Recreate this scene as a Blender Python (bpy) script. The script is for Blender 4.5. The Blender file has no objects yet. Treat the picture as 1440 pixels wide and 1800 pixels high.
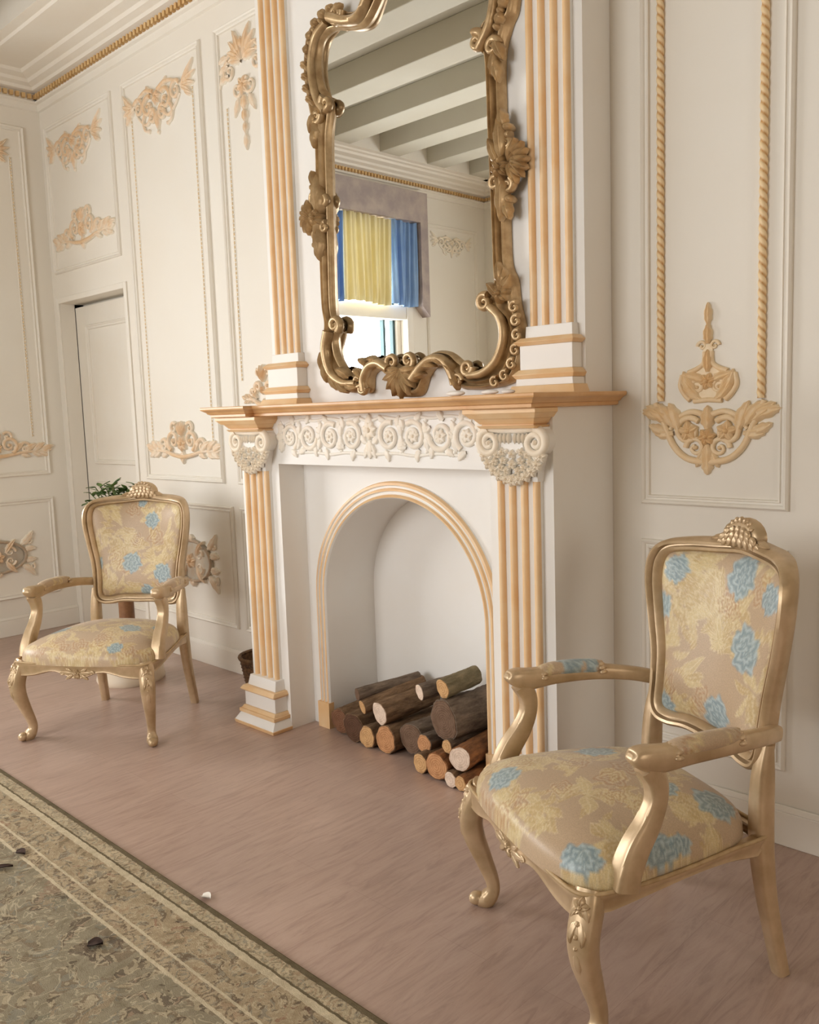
import bpy, math, random
import numpy as np
from mathutils import Matrix, Vector
random.seed(7)
S = bpy.context.scene
PI = math.pi

# ------------------------------------------------------------------ camera
cam_d = bpy.data.cameras.new('camera'); cam = bpy.data.objects.new('camera', cam_d)
S.collection.objects.link(cam); S.camera = cam
YAW, PIT, ROL = .7747, .1155, -.0341
_f = Vector((-math.sin(YAW)*math.cos(PIT), math.cos(YAW)*math.cos(PIT), -math.sin(PIT)))
_r = Vector((math.cos(YAW), math.sin(YAW), 0)); _u = _r.cross(_f)
_R = _r*math.cos(ROL) + _u*math.sin(ROL); _U = _u*math.cos(ROL) - _r*math.sin(ROL)
cam.matrix_world = Matrix(((_R.x, _U.x, -_f.x, 0), (_R.y, _U.y, -_f.y, -2.2986), (_R.z, _U.z, -_f.z, 1.2), (0, 0, 0, 1)))
cam_d.sensor_fit = 'VERTICAL'; cam_d.sensor_height = 36; cam_d.sensor_width = 28.8
cam_d.lens = 1545.93/1800*36; cam_d.clip_start = .05

# ------------------------------------------------------------------ world, exposure, daylight
S.view_settings.view_transform = 'Standard'; S.view_settings.look = 'None'
S.view_settings.exposure = 0.06; S.view_settings.gamma = 1.0; S.view_settings.use_curve_mapping = False
S.cycles.max_bounces = 8; S.cycles.diffuse_bounces = 5; S.cycles.glossy_bounces = 4
S.cycles.use_denoising = True; S.cycles.sample_clamp_indirect = 4.0; S.cycles.caustics_reflective = False
w = bpy.data.worlds.new('sky'); S.world = w; w.use_nodes = True
bg = w.node_tree.nodes['Background']; bg.inputs[0].default_value = (.93, .96, 1, 1); bg.inputs[1].default_value = 1.6

XL, YF, XR, ZC = -5.06, -4.25, 3.4, 3.25         # left wall, front wall, right wall, ceiling

def area(name, loc, rot, sx, sy, power, col=(.99, .985, .98)):
    l = bpy.data.lights.new(name, 'AREA'); l.shape = 'RECTANGLE'; l.size = sx; l.size_y = sy; l.energy = power; l.color = col
    o = bpy.data.objects.new(name, l); S.collection.objects.link(o); o.location = loc; o.rotation_euler = rot
    return o
# daylight through the side window, plus fill lamps outside two added windows
area('window_daylight', (XL-.16, -2.385, 1.76), (0, -PI/2, 0), 1.75, 1.6, 136)
area('front_fill_light', (-2.45, YF-.16, 1.6), (PI/2, 0, 0), 1.9, 1.7, 80)  # fill lamp added to brighten the fireplace front
area('right_fill_light', (XR+.16, -2.0, 1.6), (0, PI/2, 0), 1.5, 1.3, 31, (1, .86, .68))  # warm fill lamp added to lift the dark right-facing sides

# ------------------------------------------------------------------ helpers
def srgb(r, g, b):
    return tuple((c/255/12.92 if c/255 <= .04045 else ((c/255+.055)/1.055)**2.4) for c in (r, g, b)) + (1,)

class MB:
    """collects geometry for ONE mesh object"""
    def __init__(s): s.v = []; s.f = []; s.m = []
    def add(s, vs, fs, m=0):
        b = len(s.v); s.v += [tuple(v) for v in vs]; s.f += [tuple(i+b for i in f) for f in fs]; s.m += [m]*len(fs)
    def box(s, x0, x1, y0, y1, z0, z1, m=0):
        s.add([(x0,y0,z0),(x1,y0,z0),(x1,y1,z0),(x0,y1,z0),(x0,y0,z1),(x1,y0,z1),(x1,y1,z1),(x0,y1,z1)],
              [(3,2,1,0),(4,5,6,7),(0,1,5,4),(1,2,6,5),(2,3,7,6),(3,0,4,7)], m)
    def frustum(s, a, b, m=0):                  # a, b = (x0,x1,y0,y1,z)
        s.add([(a[0],a[2],a[4]),(a[1],a[2],a[4]),(a[1],a[3],a[4]),(a[0],a[3],a[4]),(b[0],b[2],b[4]),(b[1],b[2],b[4]),(b[1],b[3],b[4]),(b[0],b[3],b[4])],
              [(3,2,1,0),(4,5,6,7),(0,1,5,4),(1,2,6,5),(2,3,7,6),(3,0,4,7)], m)
    def grid(s, P, m=0, cu=False, cv=False):    # P[i][j] -> point
        nu, nv = len(P), len(P[0]); vs = [p for r in P for p in r]; fs = []
        for i in range(nu if cu else nu-1):
            for j in range(nv if cv else nv-1):
                i2, j2 = (i+1) % nu, (j+1) % nv
                fs.append((i*nv+j, i2*nv+j, i2*nv+j2, i*nv+j2))
        s.add(vs, fs, m)
    def tube(s, pts, rad, n=10, m=0, closed=False, flat=1.0, up=None, cap=True, prof=None):
        pts = [Vector(p) for p in pts]; N = len(pts); rows = []
        if not hasattr(rad, '__len__'): rad = [rad]*N
        prev = Vector(up) if up else None
        for i, p in enumerate(pts):
            a = pts[(i-1) % N] if (closed or i > 0) else p; b = pts[(i+1) % N] if (closed or i < N-1) else p
            t = (b-a).normalized()
            ref = (Vector(up) if up else (prev or (Vector((0,0,1)) if abs(t.z) < .9 else Vector((1,0,0)))))
            x = ref - t*ref.dot(t)
            if x.length < 1e-6: x = t.orthogonal()
            x.normalize(); y = t.cross(x); prev = x
            r = rad[i]; ra, rb = (r if hasattr(r, '__len__') else (r, r*flat))
            if prof: rows.append([p + x*(c*ra) + y*(d*rb) for c, d in prof])
            else: rows.append([p + x*(math.cos(2*PI*k/n)*ra) + y*(math.sin(2*PI*k/n)*rb) for k in range(n)])
        s.grid(rows, m, cu=closed, cv=True)
        if cap and not closed:
            k = len(rows[0]); s.add(rows[0], [tuple(range(k))], m); s.add(rows[-1], [tuple(reversed(range(k)))], m)
    def ball(s, c, r, m=0, nu=7, nv=10):
        r = r if hasattr(r, '__len__') else (r, r, r)
        s.grid([[(c[0]+r[0]*math.sin(PI*i/nu)*math.cos(2*PI*j/nv), c[1]+r[1]*math.sin(PI*i/nu)*math.sin(2*PI*j/nv), c[2]+r[2]*math.cos(PI*i/nu)) for j in range(nv)] for i in range(nu+1)], m, cv=True)
    def lathe(s, c, prof, n=28, m=0):           # prof [(r,z)]
        s.grid([[(c[0]+r*math.cos(2*PI*j/n), c[1]+r*math.sin(2*PI*j/n), c[2]+z) for j in range(n)] for r, z in prof], m, cv=True)
    def build(s, name, mats, parent=None, off=(0,0,0), ang=35, cols=None, bevel=0, fn=None):
        me = bpy.data.meshes.new(name)
        vs = [fn(v) for v in s.v] if fn else s.v
        me.from_pydata([(v[0]-off[0], v[1]-off[1], v[2]-off[2]) for v in vs], [], s.f)
        for mt in (mats if isinstance(mats, (list, tuple)) else [mats]): me.materials.append(mt)
        me.polygons.foreach_set('material_index', s.m)
        me.polygons.foreach_set('use_smooth', [True]*len(s.f))
        if fn is None or True:
            import bmesh
            bm = bmesh.new(); bm.from_mesh(me); bmesh.ops.recalc_face_normals(bm, faces=bm.faces); bm.to_mesh(me); bm.free()
        me.update(); me.set_sharp_from_angle(angle=math.radians(ang))
        if cols is not None:
            at = me.color_attributes.new('Col', 'FLOAT_COLOR', 'POINT')
            at.data.foreach_set('color', np.asarray(cols, dtype=np.float32).ravel())
        o = bpy.data.objects.new(name, me); S.collection.objects.link(o)
        if parent: o.parent = parent
        if bevel:
            b = o.modifiers.new('bevel', 'BEVEL'); b.width = bevel; b.segments = 2; b.limit_method = 'ANGLE'; b.angle_limit = math.radians(50)
        return o

def tag(o, label=None, cat=None, group=None, kind=None):
    if label: o['label'] = label
    if cat: o['category'] = cat
    if group: o['group'] = group
    if kind: o['kind'] = kind
    return o
def empty(name, loc=(0,0,0), rz=0):
    o = bpy.data.objects.new(name, None); S.collection.objects.link(o); o.location = loc; o.rotation_euler = (0,0,rz)
    o.empty_display_size = .05
    return o
def struct(o): o['kind'] = 'structure'; return o
def cr(pts, n, closed=False):                   # Catmull-Rom
    pts = [np.array(p, float) for p in pts]; N = len(pts); out = []
    for i in range(N if closed else N-1):
        p1, p2 = pts[i], pts[(i+1) % N]
        p0 = pts[(i-1) % N] if (closed or i > 0) else 2*p1-p2
        p3 = pts[(i+2) % N] if (closed or i < N-2) else 2*p2-p1
        for k in range(n):
            t = k/n
            out.append(.5*((2*p1)+(-p0+p2)*t+(2*p0-5*p1+4*p2-p3)*t*t+(-p0+3*p1-3*p2+p3)*t**3))
    if not closed: out.append(pts[-1])
    return [tuple(p) for p in out]

# ------------------------------------------------------------------ materials
def mat(name, col, rough=.6, metal=0., spec=.4):
    m = bpy.data.materials.new(name); m.use_nodes = True; nt = m.node_tree; b = nt.nodes['Principled BSDF']
    b.inputs['Base Color'].default_value = col; b.inputs['Roughness'].default_value = rough; b.inputs['Metallic'].default_value = metal
    b.inputs['Specular IOR Level'].default_value = spec
    return m, nt, b
def node(nt, t, **kw):
    n = nt.nodes.new(t)
    for k, v in kw.items(): setattr(n, k, v)
    return n
def noise(nt, scale, detail=4, vec=None, rough=.55, dist=0):
    n = node(nt, 'ShaderNodeTexNoise'); n.inputs['Scale'].default_value = scale; n.inputs['Detail'].default_value = detail
    n.inputs['Roughness'].default_value = rough; n.inputs['Distortion'].default_value = dist
    if vec: nt.links.new(vec, n.inputs['Vector'])
    return n
def ramp(nt, fac, stops):
    r = node(nt, 'ShaderNodeValToRGB'); el = r.color_ramp.elements
    while len(el) < len(stops): el.new(.5)
    for e, (p, c) in zip(el, stops): e.position = p; e.color = c
    nt.links.new(fac, r.inputs['Fac']); return r
def objco(nt, scale=(1,1,1), rot=(0,0,0), geo=False):
    mp = node(nt, 'ShaderNodeMapping'); mp.inputs['Scale'].default_value = scale; mp.inputs['Rotation'].default_value = rot
    if geo: t = node(nt, 'ShaderNodeNewGeometry'); nt.links.new(t.outputs['Position'], mp.inputs['Vector'])
    else: t = node(nt, 'ShaderNodeTexCoord'); nt.links.new(t.outputs['Object'], mp.inputs['Vector'])
    return mp.outputs['Vector']
def bump(nt, b, h, strength=.3, dist=.005):
    n = node(nt, 'ShaderNodeBump'); n.inputs['Strength'].default_value = strength; n.inputs['Distance'].default_value = dist
    nt.links.new(h, n.inputs['Height']); nt.links.new(n.outputs['Normal'], b.inputs['Normal'])
def noisy(name, c1, c2, scale, rough=.6, metal=0., bstr=0., spec=.4, detail=4, bscale=None, lo=.35, hi=.65):
    m, nt, b = mat(name, c1, rough, metal, spec)
    co = objco(nt, geo=True); n = noise(nt, scale, detail, co)
    r = ramp(nt, n.outputs['Fac'], [(lo, c1), (hi, c2)]); nt.links.new(r.outputs['Color'], b.inputs['Base Color'])
    if bstr:
        n2 = noise(nt, bscale or scale*6, 3, co); bump(nt, b, n2.outputs['Fac'], bstr, .003)
    return m

M = {}
M['wall'] = noisy('cream_wall_paint', srgb(231,226,216), srgb(229,222,210), 1.3, .62, bstr=.03, bscale=220)
M['trimw'] = noisy('cream_trim_paint', srgb(232,227,217), srgb(230,223,211), 4, .5)
M['white'] = noisy('white_plaster', srgb(238,236,232), srgb(236,232,226), 3, .55, bstr=.03, bscale=150)
M['ceil'] = noisy('ceiling_paint', srgb(196,192,178), srgb(190,184,168), 1.5, .7)
M['gold'] = noisy('peach_gold_paint', srgb(228,184,130), srgb(236,208,168), 9, .42, .0, spec=.6, lo=.3, hi=.75)
M['mgold'] = noisy('mantel_gold_shaded', srgb(208,158,104), srgb(220,176,126), 9, .4, spec=.6)  # browner copy of the gold; the shelf's shaded facing is put into its colour
M['bead'] = noisy('old_gold_bead', srgb(200,162,108), srgb(212,180,130), 12, .45)
M['gilt'] = noisy('antique_gilt_mirror_frame', srgb(176,146,106), srgb(206,178,136), 26, .34, .4, bstr=.08, bscale=120, spec=.5)
M['chairgold'] = noisy('champagne_gilt_wood', srgb(184,158,122), srgb(210,184,150), 14, .36, .4, bstr=.05, bscale=90, spec=.5)
# carved ornaments: cream plaster with gold brushed over the raised parts (paint follows the relief height)
def orn_mat(name, base, gold, lo, hi, amt):
    m, nt, b = mat(name, base, .5)
    at = node(nt, 'ShaderNodeAttribute', attribute_name='Col'); n = noise(nt, 45, 3, objco(nt, geo=True))
    a = node(nt, 'ShaderNodeMath', operation='MULTIPLY_ADD'); nt.links.new(n.outputs['Fac'], a.inputs[0]); a.inputs[1].default_value = .55
    nt.links.new(at.outputs['Fac'], a.inputs[2])
    g = tuple(base[i]*(1-amt)+gold[i]*amt for i in range(3))+(1,)
    r = ramp(nt, a.outputs['Value'], [(lo, base), (hi, g)]); nt.links.new(r.outputs['Color'], b.inputs['Base Color'])
    return m
M['orn'] = orn_mat('gilded_plaster_relief', srgb(235,226,210), srgb(216,170,114), .5, 1.25, .75)
M['orn_r'] = orn_mat('gilded_plaster_relief_warm', srgb(236,220,190), srgb(220,176,116), .3, 1.15, .75)
M['orn_w'] = orn_mat('pale_plaster_relief', srgb(236,231,221), srgb(230,208,174), .55, 1.35, .55)

M['wood'] = noisy('beige_paint', srgb(206,190,168), srgb(196,178,156), 2, .6)
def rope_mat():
    m, nt, b = mat('rope_gold_tones', srgb(220,180,120), .5); at = node(nt, 'ShaderNodeAttribute', attribute_name='Col')
    r = ramp(nt, at.outputs['Fac'], [(.25, srgb(196,144,82)), (.9, srgb(234,208,164))]); nt.links.new(r.outputs['Color'], b.inputs['Base Color']); return m  # darker in the grooves between strands, paler on the raised turns
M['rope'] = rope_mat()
# floor: pinkish brown planks running towards the fireplace wall
def floor_mat():
    m, nt, b = mat('pinkish_plank_floor', srgb(165,120,100), .42, spec=.6); b.inputs['Coat Weight'].default_value = .35; b.inputs['Coat Roughness'].default_value = .32
    co = objco(nt, rot=(0,0,PI/2), geo=True)
    br = node(nt, 'ShaderNodeTexBrick'); nt.links.new(co, br.inputs['Vector'])
    br.inputs['Scale'].default_value = 1; br.inputs['Brick Width'].default_value = .92; br.inputs['Row Height'].default_value = .145
    br.inputs['Mortar Size'].default_value = .0008; br.inputs['Mortar Smooth'].default_value = .4; br.inputs['Bias'].default_value = 0
    br.inputs['Color1'].default_value = srgb(184,160,146); br.inputs['Color2'].default_value = srgb(174,148,134); br.inputs['Mortar'].default_value = srgb(148,120,107)
    st = noise(nt, 1, 6, objco(nt, scale=(34, 4.5, 1), geo=True), .7, 1.6)
    r = ramp(nt, st.outputs['Fac'], [(.25, srgb(128,100,87)), (.5, srgb(182,156,142)), (.78, srgb(206,182,168))])
    mx = node(nt, 'ShaderNodeMix', data_type='RGBA'); mx.inputs['Factor'].default_value = .5
    nt.links.new(br.outputs['Color'], mx.inputs[6]); nt.links.new(r.outputs['Color'], mx.inputs[7])
    pa = noise(nt, 1.6, 3, objco(nt, geo=True)); r2 = ramp(nt, pa.outputs['Fac'], [(.35, (.86,.83,.82,1)), (.65, (1.06,1.04,1.03,1))])
    m2 = node(nt, 'ShaderNodeMix', data_type='RGBA', blend_type='MULTIPLY'); m2.inputs['Factor'].default_value = 1
    nt.links.new(mx.outputs[2], m2.inputs[6]); nt.links.new(r2.outputs['Color'], m2.inputs[7])
    nt.links.new(m2.outputs[2], b.inputs['Base Color'])
    bump(nt, b, st.outputs['Fac'], .12, .002)
    return m
M['floor'] = floor_mat()

def bark_mat(name, c1, c2, sc=1):
    m, nt, b = mat(name, c1, .85, spec=.2)
    co = objco(nt, scale=(55*sc, 16*sc, 55*sc)); n = noise(nt, 1, 6, co, .65)
    r = ramp(nt, n.outputs['Fac'], [(.3, c1), (.7, c2)]); nt.links.new(r.outputs['Color'], b.inputs['Base Color'])
    bump(nt, b, n.outputs['Fac'], .9, .015); return m
M['bark_d'] = bark_mat('dark_grey_bark', srgb(84,70,60), srgb(148,130,112))
M['bark_b'] = bark_mat('brown_bark', srgb(94,72,54), srgb(160,130,100))
M['bark_g'] = bark_mat('greenish_bark', srgb(104,94,70), srgb(156,142,112))
M['bark_o'] = bark_mat('orange_flaking_bark', srgb(96,68,50), srgb(176,120,76))
def cut_mat(name, c1, c2):
    m, nt, b = mat(name, c1, .75, spec=.2)
    tc = node(nt, 'ShaderNodeTexCoord'); mp = node(nt, 'ShaderNodeMapping'); nt.links.new(tc.outputs['Object'], mp.inputs['Vector'])
    wv = node(nt, 'ShaderNodeTexWave', wave_type='RINGS', rings_direction='Y'); nt.links.new(mp.outputs['Vector'], wv.inputs['Vector'])
    wv.inputs['Scale'].default_value = 40; wv.inputs['Distortion'].default_value = 3; wv.inputs['Detail'].default_value = 2; wv.inputs['Detail Scale'].default_value = 3
    r = ramp(nt, wv.outputs['Fac'], [(.1, c1), (.8, c2)])
    n = noise(nt, 40, 4, tc.outputs['Object']); r2 = ramp(nt, n.outputs['Fac'], [(.3, (.75,.7,.66,1)), (.6, (1.05,1.05,1.05,1))])
    mx = node(nt, 'ShaderNodeMix', data_type='RGBA', blend_type='MULTIPLY'); mx.inputs['Factor'].default_value = 1
    nt.links.new(r.outputs['Color'], mx.inputs[6]); nt.links.new(r2.outputs['Color'], mx.inputs[7])
    nt.links.new(mx.outputs[2], b.inputs['Base Color']); return m
M['cut_w'] = cut_mat('pale_cut_wood', srgb(232,214,196), srgb(220,196,176))
M['cut_o'] = cut_mat('orange_cut_wood', srgb(204,156,112), srgb(184,132,92))
M['cut_t'] = cut_mat('tan_cut_wood', srgb(214,176,128), srgb(196,152,104))
M['cut_r'] = cut_mat('rust_cut_wood', srgb(136,98,74), srgb(116,82,62))
M['cut_g'] = cut_mat('grey_weathered_cut_wood', srgb(122,98,80), srgb(106,84,68))
M['cut_b'] = cut_mat('dark_brown_cut_wood', srgb(104,76,58), srgb(88,64,50))
M['glass'] = mat('mirror_glass', (.93,.94,.93,1), .0, 1.0)[0]
def pane_mat():
    m = bpy.data.materials.new('window_glass'); m.use_nodes = True; nt = m.node_tree; nt.nodes.remove(nt.nodes['Principled BSDF'])
    t = node(nt, 'ShaderNodeBsdfTransparent'); g = node(nt, 'ShaderNodeBsdfGlossy'); g.inputs['Roughness'].default_value = .02
    mx = node(nt, 'ShaderNodeMixShader'); mx.inputs[0].default_value = .06
    nt.links.new(t.outputs[0], mx.inputs[1]); nt.links.new(g.outputs[0], mx.inputs[2]); nt.links.new(mx.outputs[0], nt.nodes['Material Output'].inputs['Surface'])
    return m
M['pane'] = pane_mat()
M['dark'] = mat('dark_teal_window_bar', srgb(40,72,76), .4)[0]
def satin(name, c1, c2):
    m = noisy(name, c1, c2, 3, .45); nt = m.node_tree; b = nt.nodes['Principled BSDF']
    t = node(nt, 'ShaderNodeBsdfTranslucent'); nt.links.new(b.inputs['Base Color'].links[0].from_socket, t.inputs['Color'])
    mx = node(nt, 'ShaderNodeMixShader'); mx.inputs[0].default_value = .14
    nt.links.new(b.outputs[0], mx.inputs[1]); nt.links.new(t.outputs[0], mx.inputs[2]); nt.links.new(mx.outputs[0], nt.nodes['Material Output'].inputs['Surface'])
    return m
M['blue'] = satin('blue_satin_curtain', srgb(120,156,204), srgb(146,178,216))
M['yellow'] = satin('yellow_satin_curtain', srgb(226,216,172), srgb(234,226,190))
M['pelmet'] = noisy('mottled_grey_lilac_plaster', srgb(158,146,144), srgb(182,168,160), 9, .8)
M['leaf'] = noisy('plant_leaf_green', srgb(58,88,44), srgb(112,138,76), 30, .45)
M['stem'] = mat('plant_stem', srgb(110,120,70), .6)[0]
M['pot'] = noisy('cream_glazed_pot', srgb(226,214,192), srgb(216,200,174), 6, .35)
M['soil'] = noisy('potting_soil', srgb(60,44,34), srgb(84,62,46), 60, .95)
M['table'] = noisy('cream_painted_table', srgb(228,216,196), srgb(220,204,180), 6, .4)
M['column'] = noisy('brown_turned_wood', srgb(120,84,56), srgb(146,106,74), 20, .45)
M['wicker'] = noisy('dark_brown_wicker', srgb(74,52,34), srgb(128,94,60), 60, .7, bstr=.3)
M['debris'] = noisy('dry_dark_leaf', srgb(46,34,30), srgb(74,54,44), 50, .9)
M['pebble'] = noisy('white_stone', srgb(240,234,226), srgb(226,214,204), 30, .6)
M['paper'] = mat('white_paper', srgb(232,226,216), .7)[0]

# ------------------------------------------------------------------ room shell
b = MB(); b.box(XL-.3, XR+.3, YF-.3, .4, -.12, 0); struct(b.build('floor', M['floor']))
DX0, DX1, DZ = -4.985, -4.235, 1.868                     # door opening
b = MB()
b.box(XL-.2, DX0, 0, .2, 0, ZC); b.box(DX0, DX1, 0, .2, DZ, ZC); b.box(DX1, -2.66, 0, .2, 0, ZC)
b.box(-2.66, -1.56, 0, .2, 1.08, ZC); b.box(-1.56, XR+.2, 0, .2, 0, ZC)
struct(b.build('wall_back', M['wall']))
WY0, WY1, WZ0, WZ1 = -3.22, -1.55, .86, 2.64              # window in the left wall
b = MB()
b.box(XL-.2, XL, YF-.2, WY0, 0, ZC); b.box(XL-.2, XL, WY1, .0, 0, ZC); b.box(XL-.2, XL, WY0, WY1, 0, WZ0); b.box(XL-.2, XL, WY0, WY1, WZ1, ZC)
struct(b.build('wall_left', M['wall']))
b = MB()
cuts = [(-3.4, -1.5)]; x = XL-.2
for c0, c1 in cuts:
    b.box(x, c0, YF-.2, YF, 0, ZC); b.box(c0, c1, YF-.2, YF, 0, .75); b.box(c0, c1, YF-.2, YF, 2.45, ZC); x = c1
b.box(x, XR+.2, YF-.2, YF, 0, ZC); struct(b.build('wall_front', M['wall']))
b = MB(); b.box(XR, XR+.2, YF-.2, -2.65, 0, ZC); b.box(XR, XR+.2, -1.35, .2, 0, ZC); b.box(XR, XR+.2, -2.65, -1.35, 0, .85); b.box(XR, XR+.2, -2.65, -1.35, 2.35, ZC); struct(b.build('wall_right', M['wood']))
b = MB(); b.box(XL-.2, XR+.2, YF-.2, .2, ZC, ZC+.15); struct(b.build('ceiling', M['ceil']))
# ceiling beams along X, resting between flat borders
for k, y in enumerate([-.68, -1.2, -1.73, -2.26, -2.76, -3.27, -3.78]):
    b = MB(); b.box(XL+.24, XR-.1, y-.2, y, 3.1, ZC); struct(b.build('ceiling_beam', M['ceil'], bevel=.004))
# cornice: moulded run under the ceiling with a gold dentil row
def cornice(name, p0, p1, inward, wid, start=0., end=0.):
    """profile swept straight from p0 to p1; inward = unit vector into the room"""
    prof = [(0, 2.925), (.012, 2.93), (.016, 2.962), (.03, 2.967), (.032, 2.975)]
    prof2 = [(.03, 3.02), (.05, 3.025), (.055, 3.04), (.085, 3.05), (.095, 3.064), (.14, 3.074), (.15, 3.088), (wid-.06, 3.09), (wid-.05, 3.1), (wid, 3.1), (wid, ZC)]
    prof = prof+[(.02, 2.978), (.02, 3.018)]+prof2
    p0, p1, n = Vector(p0), Vector(p1), Vector(inward); d = (p1-p0).normalized(); L = (p1-p0).length
    b = MB(); rows = []
    for t, e in ((0, start), (L, -end)):
        rows.append([p0 + d*(t+e*o*0) + n*o + Vector((0,0,z)) for o, z in prof])
    b.grid(rows, 0)
    for (q, r) in ((p0, rows[0]), (p1, rows[1])): b.add(r+[q+Vector((0,0,ZC))], [tuple(range(len(r)+1))], 0)
    x = .02
    while x < L-.02:
        c = p0 + d*x + n*.026; q = p0 + d*(x+.0175) + n*.026
        a0, a1 = c - n*.006, q + n*.014
        b.box(min(a0.x,a1.x), max(a0.x,a1.x), min(a0.y,a1.y), max(a0.y,a1.y), 2.985, 3.009, 1)
        x += .033
    return struct(b.build(name, [M['trimw'], M['bead']], ang=30))
cornice('trim_1', (XL, 0, 0), (-2.84, 0, 0), (0,-1,0), .4)
cornice('trim_2', (-1.395, 0, 0), (XR, 0, 0), (0,-1,0), .4)
cornice('trim_3', (XL, 0, 0), (XL, YF, 0), (1,0,0), .24)
cornice('trim_4', (XL, YF, 0), (XR, YF, 0), (0,1,0), .24)

cornice('trim_19', (-2.84, -.141, 0), (-1.395, -.141, 0), (0,-1,0), .28)
# panel mouldings
PROF = [(0,0), (.001,.009), (.006,.015), (.012,.011), (.015,.006), (.02,.006), (.022,.010), (.026,.008), (.028,0)]
def panel(name, wallfn, u0, u1, v0, v1, prof=PROF, beads=None):
    b = MB(); rows = []
    for o, h in prof:
        rows.append([(u0+o, v0+o, h), (u1-o, v0+o, h), (u1-o, v1-o, h), (u0+o, v1-o, h)])
    b.grid(rows, 0, cv=True)
    if beads:
        for (a0, c0), (a1, c1), step, r in beads:
            L = math.hypot(a1-a0, c1-c0); n = int(L/step)
            for k in range(n):
                t = (k+.5)/n; b.ball((a0+(a1-a0)*t, c0+(c1-c0)*t, .001), (r, step*.42, .006), 1, 4, 6)
            b.tube([(a0-.006,c0,0),(a1-.006,c1,0)], .003, 5, 0); b.tube([(a0+.006,c0,0),(a1+.006,c1,0)], .003, 5, 0)
    return struct(b.build(name, [M['trimw'], M['orn_bead']], fn=wallfn, ang=25))
M['orn_bead'] = noisy('pale_gold_bead', srgb(222,198,160), srgb(232,214,184), 60, .5)
back = lambda v: (v[0], -v[2], v[1])
left = lambda v: (XL+v[2], v[0], v[1])
front = lambda v: (v[0], YF+v[2], v[1])
right = lambda v: (XR-v[2], v[0], v[1])
panel('trim_5', back, -5.0, -4.235, 2.03, 2.83)
panel('trim_6', back, -4.125, -3.425, .892, 2.83, beads=[((-4.045,1.08),(-4.045,2.66),.018,.0045), ((-3.505,1.08),(-3.505,2.66),.018,.0045)])
panel('trim_7', back, -3.315, -2.88, .892, 2.83, beads=[((-3.25,1.35),(-3.25,2.5),.018,.0045)])
panel('trim_8', back, -4.125, -3.375, .214, .788)
panel('trim_9', back, -3.315, -2.89, .214, .788)
panel('trim_10', back, -1.298, -.876, .906, 2.83)
panel('trim_11', back, -1.298, -.876, .206, .804)
panel('trim_12', left, -1.15, -.1, .90, 2.83, beads=[((-.185,1.12),(-.185,2.66),.018,.0045)])
panel('trim_13', left, -1.15, -.1, .21, .77)
panel('trim_14', left, -4.13, -3.47, .90, 2.72)
panel('trim_15', back, -.78, -.1, .906, 2.83)
panel('trim_16', back, -.78, -.1, .206, .804)
# baseboards
def base(name, x0, x1, y0, y1):
    b = MB(); b.box(x0, x1, y0, y1, 0, .095); 
    dx = .004 if (x1-x0) < (y1-y0) else 0; dy = .004 if dx == 0 else 0
    b.frustum((x0, x1, y0, y1, .095), (x0+dx, x1-dx, y0+dy, y1-dy, .112)); return struct(b.build(name, M['trimw'], bevel=.002))
base('baseboard_back', -4.2, -2.852, -.012, 0); base('baseboard_back.001', -1.395, XR, -.012, 0)
base('baseboard_left', XL, XL+.012, YF, 0)
base('baseboard_front', XL, XR, YF, YF+.012)
# door set back in its opening
b = MB(); b.box(-5.06, DX1+.02, .09, .13, .005, 1.848)
for r in [(-4.86, -4.36, .95, 1.742), (-4.86, -4.36, .14, .85)]:
    rows = [[(r[0]+o, .09-h, r[2]+o), (r[1]-o, .09-h, r[2]+o), (r[1]-o, .09-h, r[3]-o), (r[0]+o, .09-h, r[3]-o)] for o, h in PROF]
    b.grid(rows, 0, cv=True)
dr = struct(b.build('door_1', M['trimw'], ang=25))
b = MB(); b.box(DX0-.07, DX0, .086, .2, 0, 1.9); b.box(DX0-.1, DX1+.1, .14, .2, 0, 1.9); struct(b.build('door_backing', M['wall']))  # unseen backing added behind the leaf to keep sky light out of the gap
b = MB()                                                            # raised architrave line around the opening
b.box(DX1, DX1+.03, -.008, 0, 0, DZ+.03); b.box(DX0-.03, DX0, -.008, 0, 0, DZ+.03); b.box(DX0, DX1, -.008, 0, DZ, DZ+.03)
struct(b.build('trim_18', M['trimw'], bevel=.002))

# windows
def window(name, wallfn, u0, u1, v0, v1, bars, transom=None):
    t = .05; b = MB()
    b.box(u0, u0+t, v0, v1, -.14, -.06); b.box(u1-t, u1, v0, v1, -.14, -.06); b.box(u0, u1, v0, v0+t, -.14, -.06); b.box(u0, u1, v1-t, v1, -.14, -.06)
    c = .07
    b.box(u0-c, u0, v0-c, v1+c, 0, .02); b.box(u1, u1+c, v0-c, v1+c, 0, .02); b.box(u0, u1, v1, v1+c, 0, .02); b.box(u0-c, u1+c, v0-c, v0, 0, .05)
    if transom: b.box(u0, u1, transom, transom+.11, -.14, .01)
    o = struct(b.build(name, M['trimw'], fn=wallfn, bevel=.004))
    b = MB()
    for x in bars: b.box(x-.012, x+.012, v0+t, v1-t, -.12, -.08)
    b.build('window_bar', M['dark'], o, fn=wallfn)
    b = MB(); b.box(u0+t, u1-t, v0+t, v1-t, -.102, -.098); b.build('window_pane', M['pane'], o, fn=wallfn)
    return o
window('window_1', left, WY0, WY1, WZ0, WZ1, [WY0+.062, WY0+.17, WY1-.062], 1.925)
window('added_front_window', front, -3.4, -1.5, .75, 2.45, [-2.45])  # unseen window, added to let fill light reach the fireplace wall
window('added_right_window', right, -2.65, -1.35, .85, 2.35, [-2.0])  # unseen window, added for weak fill from the right

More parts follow.
